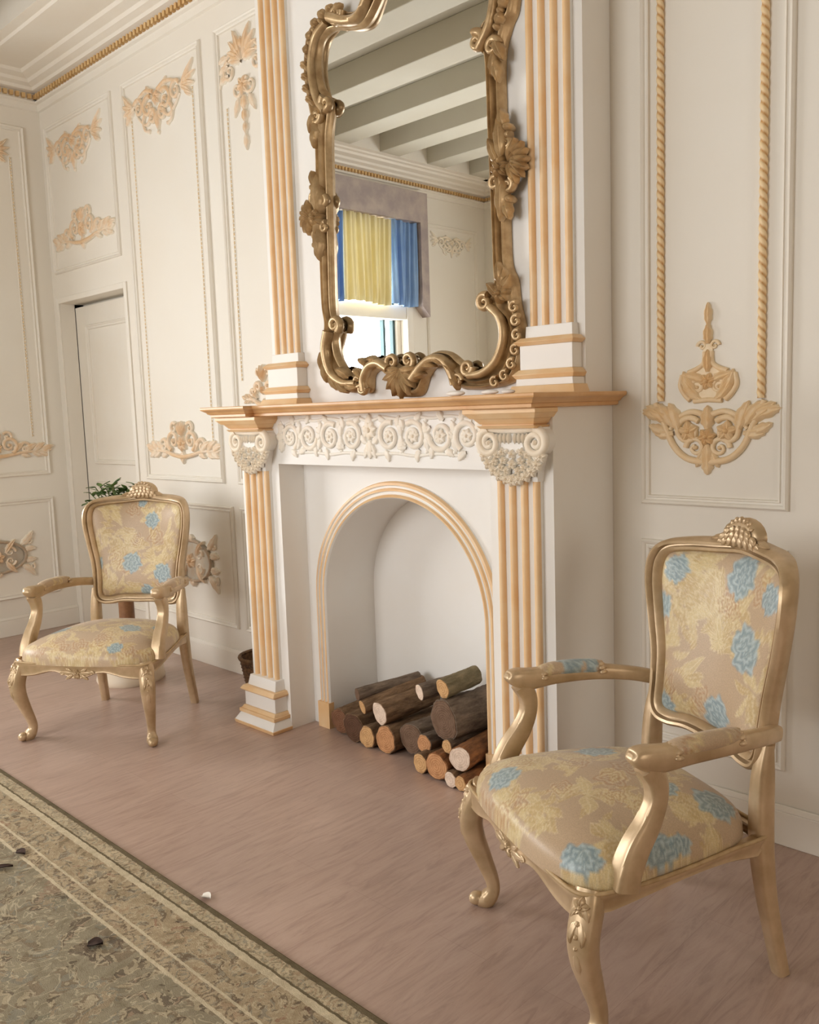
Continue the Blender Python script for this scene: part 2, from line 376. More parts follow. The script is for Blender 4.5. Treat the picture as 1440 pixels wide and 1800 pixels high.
# ------------------------------------------------------------------ relief toolkit (u, v, height)
class Orn(MB):
    def leaf(s, u, v, ang, L, W, h=.014, curl=0., n=9, lob=.22, m=0, z0=0.):
        rows = []; x, y, a = u, v, ang
        for i in range(n):
            t = i/(n-1)
            wd = W*(math.sin(PI*min(1, .08+.92*t))**.75)*(1+lob*math.cos(7*PI*t)) if t < 1 else 0.0
            hh = h*(.45+.75*math.sin(PI*(.12+.8*t)))
            nx, ny = -math.sin(a), math.cos(a)
            rows.append([(x+nx*wd*q, y+ny*wd*q, (hh*(1-.3*math.exp(-(q/.22)**2))*(1-.55*q*q) if abs(q) < 1 else -.001)+z0) for q in (-1,-.8,-.4,0,.4,.8,1)])
            x += math.cos(a)*L/(n-1); y += math.sin(a)*L/(n-1); a += curl/(n-1)
        s.grid(rows, m)
    def stem(s, pts, r0, r1, h=1.0, k=6, m=0):
        p = cr([(q[0], q[1], 0) for q in pts], k); N = len(p)
        s.tube([(q[0], q[1], r*.5*h) for q, r in zip(p, [r0+(r1-r0)*i/(N-1) for i in range(N)])], [((r0+(r1-r0)*i/(N-1))*1.3*h, r0+(r1-r0)*i/(N-1)) for i in range(N)], 8, m, up=(0,0,1))
    def scroll(s, u, v, r, a0, turns=1.4, d=1, th=.008, h=1.2, eye=True, m=0):
        N = int(18*turns)+2; pts = []; rad = []
        for i in range(N):
            t = i/(N-1); rr = r*(1-t)**.85*.95+r*.16*t; a = a0+d*2*PI*turns*t
            pts.append((u+rr*math.cos(a), v+rr*math.sin(a), th*.5)); k = th*(1-.45*t); rad.append((k*h, k))
        s.tube(pts, rad, 8, m, up=(0,0,1))
        if eye: s.ball((u, v, th*.5), (r*.22, r*.22, th*1.3), m, 5, 8)
    def flower(s, u, v, r, n=6, h=.014, m=0):
        for k in range(n): s.leaf(u, v, 2*PI*k/n+.2, r, r*.42, h, 0, 6, .0, m)
        s.ball((u, v, h*.7), (r*.26, r*.26, h*.7), m, 5, 8)
    def bead(s, u, v, r, h=None, m=0): s.ball((u, v, 0), (r, r, h or r*1.2), m, 5, 8)
    def sym(s, cu):                            # mirror everything about u = cu
        n = len(s.v); s.v += [(2*cu-a, c, e) for a, c, e in s.v[:n]]
        nf = len(s.f); s.f += [tuple(reversed([i+n for i in f])) for f in s.f[:nf]]; s.m += s.m[:nf]
    def plate(s, outline, h):                  # low ground slab behind the relief
        N = len(outline); s.add([(a, c, h) for a, c in outline], [tuple(range(N))]); s.grid([[(a, c, h) for a, c in outline], [(a, c, 0) for a, c in outline]], cv=True)
    def done(s, name, m, wallfn, parent=None, off=(0,0,0), hmax=None):
        hm = hmax or max(v[2] for v in s.v); cols = [(max(0, min(1, v[2]/hm)),)*3+(1,) for v in s.v]
        return s.build(name, m, parent, off=off, fn=wallfn, cols=cols, ang=60)

def orn_top(cu, v1, W, H):
    """crest of C-scrolls with leafy plumes at both ends and small drops; v1 = top"""
    o = Orn(); k = W/.64; q = H/.2; X = lambda a: cu+a*k; Z = lambda c: v1-c*q
    o.scroll(X(.075), Z(.075), .05*k, 2.2, 1.2, -1, .012)
    o.scroll(X(.16), Z(.06), .045*k, .5, 1.3, 1, .011)
    o.stem([(X(.02), Z(.02)), (X(.08), Z(.0)), (X(.15), Z(.015)), (X(.21), Z(.05))], .012, .007)
    o.stem([(X(.03), Z(.1)), (X(.09), Z(.15)), (X(.15), Z(.12)), (X(.19), Z(.08))], .01, .005)
    for i, a in enumerate((.6, .32, .02, -.3)): o.leaf(X(.2), Z(.055), a, (.14-.016*i)*k, .017*k, .016, .25-.25*i)
    o.scroll(X(.045), Z(.125), .036*k, 1., 1.3, 1, .011); o.stem([(X(.1), Z(.09)), (X(.125), Z(.13)), (X(.115), Z(.17)), (X(.085), Z(.185))], .01, .006); o.bead(X(.083), Z(.183), .012*k, .014)
    o.leaf(X(.23), Z(.07), -.9, .07*k, .016*k, .015, .8); o.scroll(X(.235), Z(.05), .026*k, 0, 1.2, 1, .01)
    o.leaf(X(.06), Z(.02), 1.0, .05*k, .014*k)
    o.sym(cu); o.leaf(cu, Z(.11), -PI/2, .085*k, .02*k, .018); o.flower(cu, Z(.05), .035*k, 6, .018); o.bead(cu, Z(.205), .011*k)
    return o
def orn_bottom(cu, v0, W, H):
    """shell-topped cartouche with leafy wings; v0 = bottom"""
    o = Orn(); k = W/.62; q = H/.19; X = lambda a: cu+a*k; Z = lambda c: v0+c*q
    o.scroll(X(.075), Z(.1), .05*k, -1.2, 1.3, 1, .012); o.scroll(X(.07), Z(.16), .03*k, 2.5, 1.1, -1, .01)
    o.scroll(X(.165), Z(.075), .036*k, 2.6, 1.2, -1, .01)
    o.stem([(X(.0), Z(.02)), (X(.08), Z(.03)), (X(.15), Z(.045)), (X(.22), Z(.05)), (X(.28), Z(.05))], .013, .006)
    for i, (a, t) in enumerate(((.10, .9), (.16, .7), (.21, .75), (.25, .5))): o.leaf(X(a), Z(.05), t, .085*k, .02*k, .017, -.4)
    for a in (.13, .2, .24): o.leaf(X(a), Z(.045), -.5, .07*k, .016*k, .014, .3)
    o.leaf(X(.25), Z(.05), .1, .07*k, .018*k)
    o.sym(cu)
    for a in (-.6, -.3, 0, .3, .6): o.leaf(cu, Z(.12), PI/2+a, .075*q, .014*k, .02)
    o.flower(cu, Z(.085), .04*k, 7, .02); o.leaf(cu, Z(.05), -PI/2, .065*q, .022*k, .017)
    return o
def orn_tall(cu, v1, W, H):
    """arched fan crest with a long pendant"""
    o = Orn(); X = lambda a: cu+a*W; Z = lambda c: v1-c*H
    for i, a in enumerate((.15, .5, .85, 1.2)): o.leaf(X(.03), Z(.2), PI/2-a, (.42-.05*i)*W, .06*W, .018, -.5)
    o.stem([(X(0), Z(.04)), (X(.25), Z(.1)), (X(.42), Z(.22)), (X(.5), Z(.36))], .009, .005); o.scroll(X(.28), Z(.25), .13*W, 1.5, 1.2, -1, .009)
    for c in (.12, .2, .28): o.leaf(X(.3), Z(c), .2-c, .2*W, .05*W, .014, -.6)
    o.scroll(X(.13), Z(.43), .12*W, 2., 1.2, 1, .009); o.leaf(X(.1), Z(.5), -1.1, .25*W, .05*W)
    o.sym(cu); o.flower(cu, Z(.42), .12*W, 6, .018); o.leaf(cu, Z(.5), -PI/2, .14*H, .07*W, .018)
    o.leaf(cu, Z(.62), -PI/2, .12*H, .06*W, .018); o.leaf(cu, Z(.73), -PI/2, .11*H, .05*W, .016); o.leaf(cu, Z(.83), -PI/2, .15*H, .05*W, .014)
    o.leaf(cu, Z(.1), PI/2, .1*H, .06*W, .02)
    return o
def orn_medallion(cu, cv, W, H):
    """oval cartouche with scrolled horns at the corners"""
    o = Orn(); X = lambda a: cu+a*W; Z = lambda c: cv+c*H
    o.tube([(X(.36*math.cos(t)), Z(.4*math.sin(t)), .008) for t in [2*PI*i/28 for i in range(28)]], [(.012,.009)]*28, 8, closed=True, up=(0,0,1))
    o.grid([[(X(.33*r*math.cos(t)), Z(.37*r*math.sin(t)), .014*(1-.5*r*r)) for t in [2*PI*i/24 for i in range(24)]] for r in (0.01,.35,.7,1)], cv=True)
    for e in (1, -1):
        o.leaf(X(.3), Z(.26*e), e*.5, .24*W, .05*W, .018, e*.7); o.leaf(X(.33), Z(.12*e), e*.25, .17*W, .045*W, .016, -e*.5)
        o.scroll(X(.42), Z(.34*e), .05*W, 1., 1.1, e, .009)
        o.leaf(X(.1), Z(.1*e), e*1.1, .22*W, .04*W, .024, -.5*e); o.scroll(X(.16), Z(.12*e), .07*W, 0, 1.2, e, .009, h=1.8)
    o.sym(cu); o.flower(cu, cv, .09*W, 6, .026); o.leaf(cu, Z(.36), PI/2, .16*H, .06*W, .02); o.leaf(cu, Z(-.36), -PI/2, .16*H, .06*W, .02)
    return o
GR = 'gilded plaster reliefs on the wall panels'
def put(o, fn, label, m='orn'): return tag(o.done('wall_ornament', M[m], fn), label, 'ornament', GR)
put(orn_top(-4.665, 2.735, .66, .19), back, 'gilded leafy scroll relief at the top of the panel above the door')
put(orn_bottom(-4.63, 2.135, .68, .2), back, 'gilded shell relief at the foot of the panel above the door')
put(orn_top(-3.8, 2.735, .66, .2), back, 'gilded leafy scroll relief at the top of the tall panel beside the door')
put(orn_bottom(-3.765, .99, .64, .19), back, 'cream shell relief at the foot of the tall panel beside the door')
put(orn_tall(-3.12, 2.75, .34, .46), back, 'tall gilded fan relief with pendant beside the left upper pilaster')
put(orn_bottom(-3.09, 1.22, .3, .19), back, 'small cream relief half hidden behind the left end of the mantel shelf')
put(orn_medallion(-3.74, .505, .46, .25), back, 'oval gilded cartouche relief partly hidden behind the back of the far armchair')
put(orn_top(-.46, 2.73, .56, .2), left, 'gilded scroll relief at the top of the side wall panel, cut by the photo edge')
put(orn_bottom(-.40, 1.0, .62, .15), left, 'gilded leaf relief at the foot of the side wall tall panel')
put(orn_medallion(-.44, .455, .44, .22), left, 'oval gilded cartouche relief low on the side wall')
put(orn_top(-3.80, 2.63, .54, .15), left, 'pale scroll relief beside the pelmet of the side window, seen only in the mirror', 'orn_w')

# right panel: crest, garland and two ropes
o = Orn(); cu = -1.097
o.scroll(cu+.03, 1.235, .024, -1, 1.3, 1, .007); o.leaf(cu+.02, 1.2, .6, .085, .016, .016, .7); o.leaf(cu+.035, 1.215, .85, .075, .018, .016, .5); o.leaf(cu+.05, 1.225, 1.25, .05, .013, .015, -.3)
o.stem([(cu+.075, 1.27), (cu+.08, 1.24), (cu+.066, 1.215), (cu+.05, 1.2)], .006, .008); o.leaf(cu+.01, 1.25, .55, .07, .014, .016, -.6)
o.stem([(cu+.055, 1.275), (cu+.03, 1.285), (cu+.012, 1.3), (cu+.01, 1.33)], .008, .006); o.scroll(cu+.018, 1.345, .014, 0, 1.1, 1, .005); o.bead(cu+.028, 1.202, .009, .013)
o.stem([(cu+.0, 1.2), (cu+.04, 1.197)], .007, .007)
o.sym(cu); o.plate([(cu-.045,1.205),(cu+.045,1.205),(cu+.07,1.25),(cu+.05,1.28),(cu+.015,1.29),(cu+.012,1.35),(cu-.012,1.35),(cu-.015,1.29),(cu-.05,1.28),(cu-.07,1.25)], .005)
o.leaf(cu, 1.35, PI/2, .055, .013, .018); o.leaf(cu, 1.4, PI/2, .06, .011, .016); o.bead(cu, 1.385, .008, .016); o.flower(cu, 1.25, .024, 6, .018); o.leaf(cu, 1.275, PI/2, .06, .014, .02)
put(o, back, 'gilded urn-shaped crest relief hanging in the middle of the roped panel', 'orn_r')
o = Orn()
o.scroll(cu+.055, 1.115, .042, 2.4, 1.4, -1, .009); o.scroll(cu+.035, 1.07, .03, 0, 1.2, 1, .008)
for i, (a, t) in enumerate(((.085, 1.35), (.1, 1.05), (.115, .75), (.12, .4))): o.leaf(cu+a, 1.115+.012*i, t, .085, .02, .018, -.3)
for c, t in ((.1, -.2), (.12, .15)): o.leaf(cu+c, 1.11+.2*(c-.1), t, .06, .016, .015, .5)
o.stem([(cu+.005, 1.03), (cu+.06, 1.04), (cu+.1, 1.075), (cu+.125, 1.13), (cu+.155, 1.195)], .01, .008)
o.stem([(cu+.01, 1.16), (cu+.05, 1.168), (cu+.09, 1.15), (cu+.11, 1.12)], .009, .006); o.leaf(cu+.01, 1.06, -1.1, .05, .012)
o.flower(cu+.055, 1.115, .03, 5, .018); o.bead(cu+.03, 1.035, .008)
o.sym(cu); o.leaf(cu, 1.12, PI/2, .065, .02, .02); o.leaf(cu, 1.08, -PI/2, .08, .018, .018); o.flower(cu, 1.1, .026, 6, .022); o.leaf(cu, 1.045, -PI/2, .05, .018, .016)
put(o, back, 'gilded leaf garland relief joining the ends of the two wall ropes', 'orn_r')
def rope(x, z0, z1, label):
    b = MB(); n = int((z1-z0)/.0045); rows = []; cols = []
    for i in range(n+1):
        z = z0+(z1-z0)*i/n; tw = z*2*PI/.046; r = []
        for k in range(16):
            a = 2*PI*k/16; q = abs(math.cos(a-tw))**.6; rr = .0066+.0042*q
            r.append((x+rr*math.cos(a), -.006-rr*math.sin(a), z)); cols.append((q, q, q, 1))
        rows.append(r)
    b.grid(rows, 0, cv=True)
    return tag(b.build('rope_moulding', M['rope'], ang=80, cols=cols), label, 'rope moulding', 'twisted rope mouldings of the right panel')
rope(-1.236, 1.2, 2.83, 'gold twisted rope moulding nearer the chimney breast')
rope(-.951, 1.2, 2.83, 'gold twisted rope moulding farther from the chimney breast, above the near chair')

# ------------------------------------------------------------------ fireplace
FO = (-2.12, -.2, 0)
fp = tag(empty('fireplace', FO), 'cream and gold fireplace surround with fluted pilasters and arched opening', 'fireplace')
def part(mb, name, mats, parent=fp, **k): 
    off = FO if parent is fp else k.pop('off', FO)
    return mb.build(name, mats, parent, off=off, **k)
CX0, CX1, CD, UD, AD = -2.852, -1.395, -.306, -.141, -.189
PXL, PXR, PW = (-2.811, -1.576, .146)
PL0, PL1, PR0, PR1 = CX0, -2.62, -1.618, CX1            # piers
LZ = 1.018                                             # lintel underside
b = MB(); b.box(CX0+.012, CX1, UD, -.001, 1.2, ZC); part(b, 'chimney_breast', M['white'])
b = MB(); b.box(PL0, PL1, CD, -.001, 0, LZ); part(b, 'pier', M['white'])
b = MB(); b.box(PR0, PR1, CD, -.001, 0, LZ); part(b, 'pier', M['white'])
b = MB(); b.box(CX0, CX1, CD, -.001, LZ, 1.2); part(b, 'lintel', M['white'])
# arched panel with niche
ACX, ACZ, RI = -2.12, .516, .386
b = MB(); N = 32
arc = [(ACX+RI*math.cos(PI-PI*i/N), ACZ+RI*math.sin(PI-PI*i/N)) for i in range(N+1)]
inner = [(ACX-RI, 0)]+arc+[(ACX+RI, 0)]
b.grid([[(x, AD, z) for x, z in arc], [(x, AD, LZ) for x, z in arc]])
for xa, xb in ((PL1, ACX-RI), (ACX+RI, PR0)): b.grid([[(xa, AD, 0), (xa, AD, ACZ), (xa, AD, LZ)], [(xb, AD, 0), (xb, AD, ACZ), (xb, AD, LZ)]])
b.box(PL1, PR0, AD+.004, AD+.03, ACZ+RI+.03, LZ)
part(b, 'arch_panel', M['white'], ang=30)
NB = .045
b = MB(); b.grid([[(x, AD, z) for x, z in inner], [(x, NB, z) for x, z in inner]])
b.add([(x, NB, z) for x, z in inner], [tuple(range(len(inner)))]); part(b, 'firebox', M['white'], ang=40)
# arch moulding with three gold ridges
b = MB(); prof = [(0,0,0),(0,.012,0),(.004,.02,1),(.010,.022,1),(.014,.014,1),(.018,.012,0),(.024,.012,0),(.026,.02,1),(.033,.02,1),(.036,.012,1),(.043,.012,0),(.046,.018,1),(.054,.016,1),(.059,.006,1),(.059,0,0)]
path = [(-RI, z, 1, 0) for z in (.1, .2, .3, .4)]+[(-RI*math.cos(PI*i/48), (ACZ-.0)+RI*math.sin(PI*i/48), 0, 0) for i in range(49)]+[(RI, z, 1, 0) for z in (.4, .3, .2, .1)]
rows = []
for j, (dx, z, _, _) in enumerate(path):
    if z <= ACZ and abs(abs(dx)-RI) < 1e-9: nx, nz = (math.copysign(1, dx), 0)
    else: t = math.atan2(z-ACZ, dx); nx, nz = math.cos(t), math.sin(t)
    rows.append([(ACX+dx+nx*o, AD-h, z+nz*o) for o, h, g in prof])
for k in range(len(prof)-1):
    b.grid([[r[k], r[k+1]] for r in rows], 1 if prof[k][2] and prof[k+1][2] else 0)
for sx in (-1, 1):
    x0, x1 = sorted((ACX+sx*(RI-.002), ACX+sx*(RI+.062))); b.box(x0, x1, AD-.026, AD, 0, .1, 1)
part(b, 'arch_moulding', [M['white'], M['gold']], ang=50)
# pilasters
def shaft(x0, x1, yb, yf, z0, z1, pitch):
    b = MB(); b.box(x0, x1, yf, yb, z0, z1, 0)
    w = x1-x0; rw = .0105
    for k in range(4):
        c = x0+rw+(w-2*rw)*k/3
        P = [[(c+rw*math.cos(a), yf-.014*max(0, math.sin(a))**.7, z) for a in [PI-PI*i/8 for i in range(9)]] for z in (z0, z1)]
        b.grid(P, 1); b.add(P[1], [tuple(range(9))], 1)
    for k in range(3):                                      # hollow flutes between the fillets
        a0 = x0+2*rw+(w-2*rw)*k/3; a1 = x0+(w-2*rw)*(k+1)/3
    return b
def step(b, cx, hw0, hw1, y0, y1, z0, z1, m, yb):
    b.frustum((cx-hw0, cx+hw0, y0, yb, z0), (cx-hw1, cx+hw1, y1, yb, z1), m)
for px in (PXL, PXR):
    c = px+PW/2
    pil = part(shaft(px, px+PW, CD, -.318, .185, 1.0, 0), 'pilaster', [M['white'], M['gold']])
    b = MB()
    step(b, c, .122, .126, -.398, -.402, 0, .014, 1, CD); step(b, c, .124, .108, -.40, -.378, .014, .044, 0, CD)
    step(b, c, .112, .112, -.384, -.384, .044, .058, 1, CD); step(b, c, .106, .1, -.378, -.37, .058, .07, 1, CD)
    step(b, c, .096, .096, -.364, -.364, .07, .128, 0, CD)
    step(b, c, .1, .108, -.37, -.38, .128, .136, 1, CD); step(b, c, .108, .1, -.38, -.368, .136, .15, 1, CD)
    step(b, c, .088, .082, -.354, -.345, .15, .19, 0, CD)
    part(b, 'plinth', [M['white'], M['gold']], pil, bevel=.0015)
    # capital
    o = Orn()
    o.scroll(c+.08, 1.1, .04, PI/2, 1.7, -1, .0125, 1.4); o.stem([(c, 1.134), (c+.04, 1.136), (c+.08, 1.142)], .009, .012)
    for k in range(4): o.leaf(c+.011+.014*k, 1.126, -PI/2, .03, .0065, .016, lob=0)
    for k, (a, zz) in enumerate(((.098, 1.062), (.084, 1.04), (.066, 1.022), (.045, 1.008), (.022, .999))): o.flower(c+a, zz, .0185, 5, .017)
    for a, zz in ((.062, 1.046), (.04, 1.03), (.02, 1.022), (.052, 1.066), (.03, 1.05), (.034, 1.074)): o.flower(c+a, zz, .014, 5, .016)
    o.leaf(c+.05, 1.085, -1.2, .035, .012, .014); o.bead(c+.02, 1.076, .008, .016); o.leaf(c+.07, 1.07, -.8, .03, .01, .014)
    o.sym(c); o.flower(c, .996, .02, 6, .018); o.flower(c, 1.04, .017, 5, .017); o.flower(c, 1.068, .014, 5, .016)
    o.done('capital', M['orn_w'], lambda v: (v[0], -.343-v[2]*.75, v[1]), pil, off=FO)
    b = MB(); step(b, c, .076, .079, -.335, -.338, .992, 1.02, 0, CD); step(b, c, .079, .1, -.338, -.348, 1.02, 1.1, 0, CD); step(b, c, .1, .1, -.342, -.342, 1.1, 1.142, 0, CD)
    for sx in (-1, 1):                                       # volute bodies, drums seen from the side
        b.grid([[(c+sx*.078+.04*math.cos(t), y, 1.104+.04*math.sin(t)) for t in [2*PI*i/18 for i in range(18)]] for y in (CD, -.352)], 0, cv=True)
    part(b, 'capital_block', M['white'], pil, ang=40)
    b = MB()
    step(b, c, .094, .1, -.372, -.38, 1.14, 1.148, 1, CD); step(b, c, .09, .09, -.368, -.368, 1.148, 1.152, 1, CD); step(b, c, .094, .106, -.372, -.388, 1.152, 1.168, 1, CD)
    step(b, c, .112, .124, -.394, -.408, 1.168, 1.182, 1, CD); step(b, c, .126, .126, -.41, -.41, 1.182, 1.194, 1, CD)
    part(b, 'capital_moulding', [M['white'], M['gold']], pil, bevel=.0012)
for px in (-2.795, -1.571):
    c = px+PW/2
    pil = part(shaft(px, px+PW, UD, -.153, 1.425, ZC-.02, 0), 'upper_pilaster', [M['white'], M['gold']])
    b = MB()
    step(b, c, .118, .108, -.222, -.21, 1.232, 1.258, 1, UD); step(b, c, .1, .098, -.2, -.2, 1.258, 1.278, 0, UD)
    step(b, c, .1, .108, -.2, -.21, 1.278, 1.29, 1, UD); step(b, c, .108, .094, -.208, -.193, 1.29, 1.304, 1, UD)
    step(b, c, .091, .091, -.189, -.189, 1.304, 1.374, 0, UD); step(b, c, .094, .106, -.193, -.206, 1.374, 1.384, 1, UD); step(b, c, .104, .09, -.204, -.188, 1.384, 1.396, 1, UD)
    step(b, c, .082, .08, -.174, -.172, 1.396, 1.43, 0, UD)
    part(b, 'plinth', [M['white'], M['gold']], pil, bevel=.0015)
# mantel shelf: profile swept round the breaks of the plan
SH0, SH1 = 1.194, 1.234
plan = [(-2.888,-.002), (-2.888,-.458), (-2.61,-.458), (-2.61,-.42), (-1.625,-.42), (-1.625,-.458), (-1.346,-.458), (-1.346,-.002)]
prof = [(.034,SH0), (.028,SH0+.003), (.028,SH0+.011), (.02,SH0+.014), (.016,SH0+.02), (.008,SH0+.025), (.002,SH0+.028), (0,SH0+.032), (0,SH1-.002), (.002,SH1)]
def inset(poly, d):
    out = []
    for i, p in enumerate(poly):
        if i in (0, len(poly)-1):
            out.append((p[0]+(d if i == 0 else -d), p[1])); continue
        a, q = poly[i-1], poly[i+1]
        def nrm(m, n):
            dx, dy = n[0]-m[0], n[1]-m[1]; L = math.hypot(dx, dy); return (-dy/L, dx/L)
        n1, n2 = nrm(a, p), nrm(p, q); out.append((p[0]+d*(n1[0]+n2[0]), p[1]+d*(n1[1]+n2[1])))
    return out
b = MB(); rows = [[(x, y, z) for x, y in inset(plan, o)] for o, z in prof]; b.grid(rows, 0)
b.add(rows[-1], [tuple(range(8))], 0); b.add(rows[0], [tuple(range(8))], 0)
part(b, 'mantel_shelf', M['mgold'], ang=25)
# frieze relief
o = Orn(); cz = 1.118
for u, d in ((.09, 1), (.2, -1), (.315, 1), (.42, -1)):
    o.scroll(ACX+u, cz, .05, .4+u*9, 1.5, d, .0105, 1.2); o.flower(ACX+u, cz, .024, 6, .016)
    for q in range(5): o.leaf(ACX+u+.05*math.cos(q*1.26+u*20), cz+.05*math.sin(q*1.26+u*20), q*1.26+u*20+1.2*d, .042, .0135, .015, -.9*d)
    for e in (1, -1): o.bead(ACX+u+.055, cz+e*.05, .009); o.leaf(ACX+u+.055, cz, e*PI/2, .05, .014, .015, .5)
o.stem([(ACX+.01, cz+.05), (ACX+.06, cz+.062), (ACX+.13, cz+.055), (ACX+.2, cz+.062), (ACX+.28, cz+.055), (ACX+.36, cz+.06), (ACX+.44, cz+.045)], .006, .005)
o.stem([(ACX+.02, cz-.06), (ACX+.12, cz-.055), (ACX+.2, cz-.062), (ACX+.3, cz-.055), (ACX+.4, cz-.06)], .006, .005)
o.leaf(ACX+.455, cz, 0, .05, .02, .015); o.leaf(ACX+.45, cz+.02, .5, .05, .013, .014); o.leaf(ACX+.45, cz-.02, -.5, .05, .013, .014)
o.sym(ACX); o.flower(ACX, cz+.02, .035, 7, .02); o.leaf(ACX, cz-.01, -PI/2, .065, .02, .018); o.leaf(ACX, cz+.03, PI/2, .045, .018, .018)
for a in (-.5, .5): o.leaf(ACX, cz-.02, -PI/2+a, .06, .014, .016)
o.done('frieze_relief', M['orn_w'], lambda v: (v[0], CD-v[2]*.5, v[1]), fp, off=FO)

# ------------------------------------------------------------------ mirror
MO = (-2.065, -.16, 1.25)
mir = tag(empty('wall_mirror', MO), 'large ornate antique-gilt mirror with shell and scroll frame standing on the mantel', 'mirror')
ST = [((-2.09,1.244),(-2.09,1.345)), ((-2.155,1.256),(-2.125,1.366)), ((-2.166,1.312),(-2.15,1.378)), ((-2.2,1.342),(-2.19,1.384)), ((-2.248,1.325),(-2.258,1.364)),
      ((-2.262,1.27),(-2.285,1.335)), ((-2.32,1.264),(-2.325,1.334)), ((-2.418,1.283),(-2.378,1.362)), ((-2.486,1.352),(-2.412,1.41)), ((-2.505,1.437),(-2.42,1.462)),
      ((-2.49,1.521),(-2.4,1.5)), ((-2.497,1.6),(-2.428,1.56)), ((-2.497,1.77),(-2.424,1.77)), ((-2.5,2.0),(-2.416,2.0)), ((-2.497,2.142),(-2.41,2.16)),
      ((-2.52,2.243),(-2.385,2.265)), ((-2.53,2.323),(-2.44,2.342)), ((-2.539,2.416),(-2.448,2.423)), ((-2.515,2.522),(-2.428,2.481)), ((-2.455,2.566),(-2.373,2.497)),
      ((-2.38,2.57),(-2.3,2.476)), ((-2.265,2.53),(-2.218,2.462)), ((-2.202,2.56),(-2.16,2.50)), ((-2.14,2.67),(-2.10,2.57)), ((-2.065,2.74),(-2.065,2.6))]
RT = [((-4.13-a[0][0], a[0][1]), (-4.13-a[1][0], a[1][1])) for a in ST[15:24]][::-1]
ST = ST + RT[:-1] + [((-1.625,2.28),(-1.738,2.3)), ((-1.65,2.2),(-1.714,2.2)), ((-1.651,2.03),(-1.709,2.0)), ((-1.645,1.8),(-1.703,1.79)), ((-1.642,1.632),(-1.7,1.62)),
      ((-1.62,1.572),(-1.702,1.545)), ((-1.612,1.505),(-1.735,1.502)), ((-1.597,1.45),(-1.668,1.462)), ((-1.59,1.394),(-1.65,1.4)), ((-1.6,1.327),(-1.684,1.342)),
      ((-1.636,1.275),(-1.72,1.314)), ((-1.727,1.257),(-1.757,1.304)), ((-1.8,1.256),(-1.79,1.31)), ((-1.847,1.264),(-1.802,1.336)), ((-1.883,1.3),(-1.836,1.355)),
      ((-1.9,1.333),(-1.88,1.381)), ((-1.945,1.339),(-1.945,1.387)), ((-1.985,1.31),(-2.0,1.353)), ((-2.02,1.25),(-2.055,1.338))]
po = cr([s[0] for s in ST], 6, True); pi_ = cr([s[1] for s in ST], 6, True)
YB, YG = -.143, -.158
b = MB(); rows = []
for (ox, oz), (ix, iz) in zip(po, pi_):
    r = []
    for k in range(21):
        t = k/20; h = .012+.034*(math.sin(PI*t)**.45)*(.56+.44*math.cos(6*PI*(t-.5)))
        r.append((ox+(ix-ox)*t, YB-h, oz+(iz-oz)*t))
    rows.append([(ox, YB, oz)]+r+[(ix, YG+.004, iz)])
b.grid(rows, 0, cu=True); b.build('frame', M['gilt'], mir, off=MO, ang=60)
b = MB(); gl = [((a+c)/2, (d+e)/2) for (a, d), (c, e) in zip(po, pi_)]
n = len(gl); b.add([(x, YG, z) for x, z in gl], [tuple(range(n))]); b.add([(x, YB, z) for x, z in gl], [tuple(range(n))])
b.build('mirror_glass', M['glass'], mir, off=MO, ang=20)
def carve(name, build):
    o = Orn(); build(o); o.build(name, M['gilt'], mir, off=MO, fn=lambda v: (v[0], -.176-v[2], v[1]), ang=70)
def c_shell(o):
    for k in range(9):
        a = -PI/2+(k-4)*.36; o.leaf(-2.09, 1.335, a, .098-.003*abs(k-4), .017, .026, .1*(k-4), lob=0)
    for s in (-1, 1): o.scroll(-2.09+s*.038, 1.362, .03, -PI/2, 1.2, s, .011, 1.5)
carve('shell_crest', c_shell)
def c_lowleft(o):
    o.stem([(-2.44,1.49),(-2.462,1.42),(-2.44,1.345),(-2.38,1.305),(-2.31,1.3)], .02, .012, 1.1)
    for (x, z, a, c) in ((-2.45,1.47,-2.1,.8),(-2.468,1.43,-2.2,.9),(-2.462,1.39,-2.0,.9),(-2.44,1.35,-1.5,1.),(-2.41,1.325,-1.2,1.1),(-2.37,1.305,-.6,.9)): o.leaf(x, z, a, .085, .018, .026, c)
    o.scroll(-2.3, 1.31, .035, 2, 1.2, -1, .012, 1.4); o.scroll(-2.41, 1.51, .03, -1, 1.3, 1, .013, 1.5)
    o.leaf(-2.34, 1.32, 2.5, .08, .02, .03, .5)
def c_arch(sx):
    def f(o):
        cx = -2.09+sx*.02
        if sx < 0:
            p = [(-2.14,1.34),(-2.19,1.363),(-2.24,1.352),(-2.27,1.31),(-2.268,1.27)]
        else:
            p = [(-2.03,1.3),(-1.985,1.34),(-1.94,1.362),(-1.89,1.352),(-1.86,1.31),(-1.85,1.275)]
        o.stem(p, .016, .013, 1.2)
        for (x, z), d in zip(p[:-1], range(5)): o.leaf(x, z, (PI-.4-d*.2 if sx < 0 else .5-d*.35), .06, .013, .03, -.6*sx if sx > 0 else .6)
        o.scroll(p[-1][0]+.012*sx, p[-1][1]+.012, .022, 0, 1.2, sx, .01, 1.5)
    return f
carve('lower_scroll', c_lowleft); carve('arch_scroll', c_arch(-1)); carve('arch_scroll', c_arch(1))
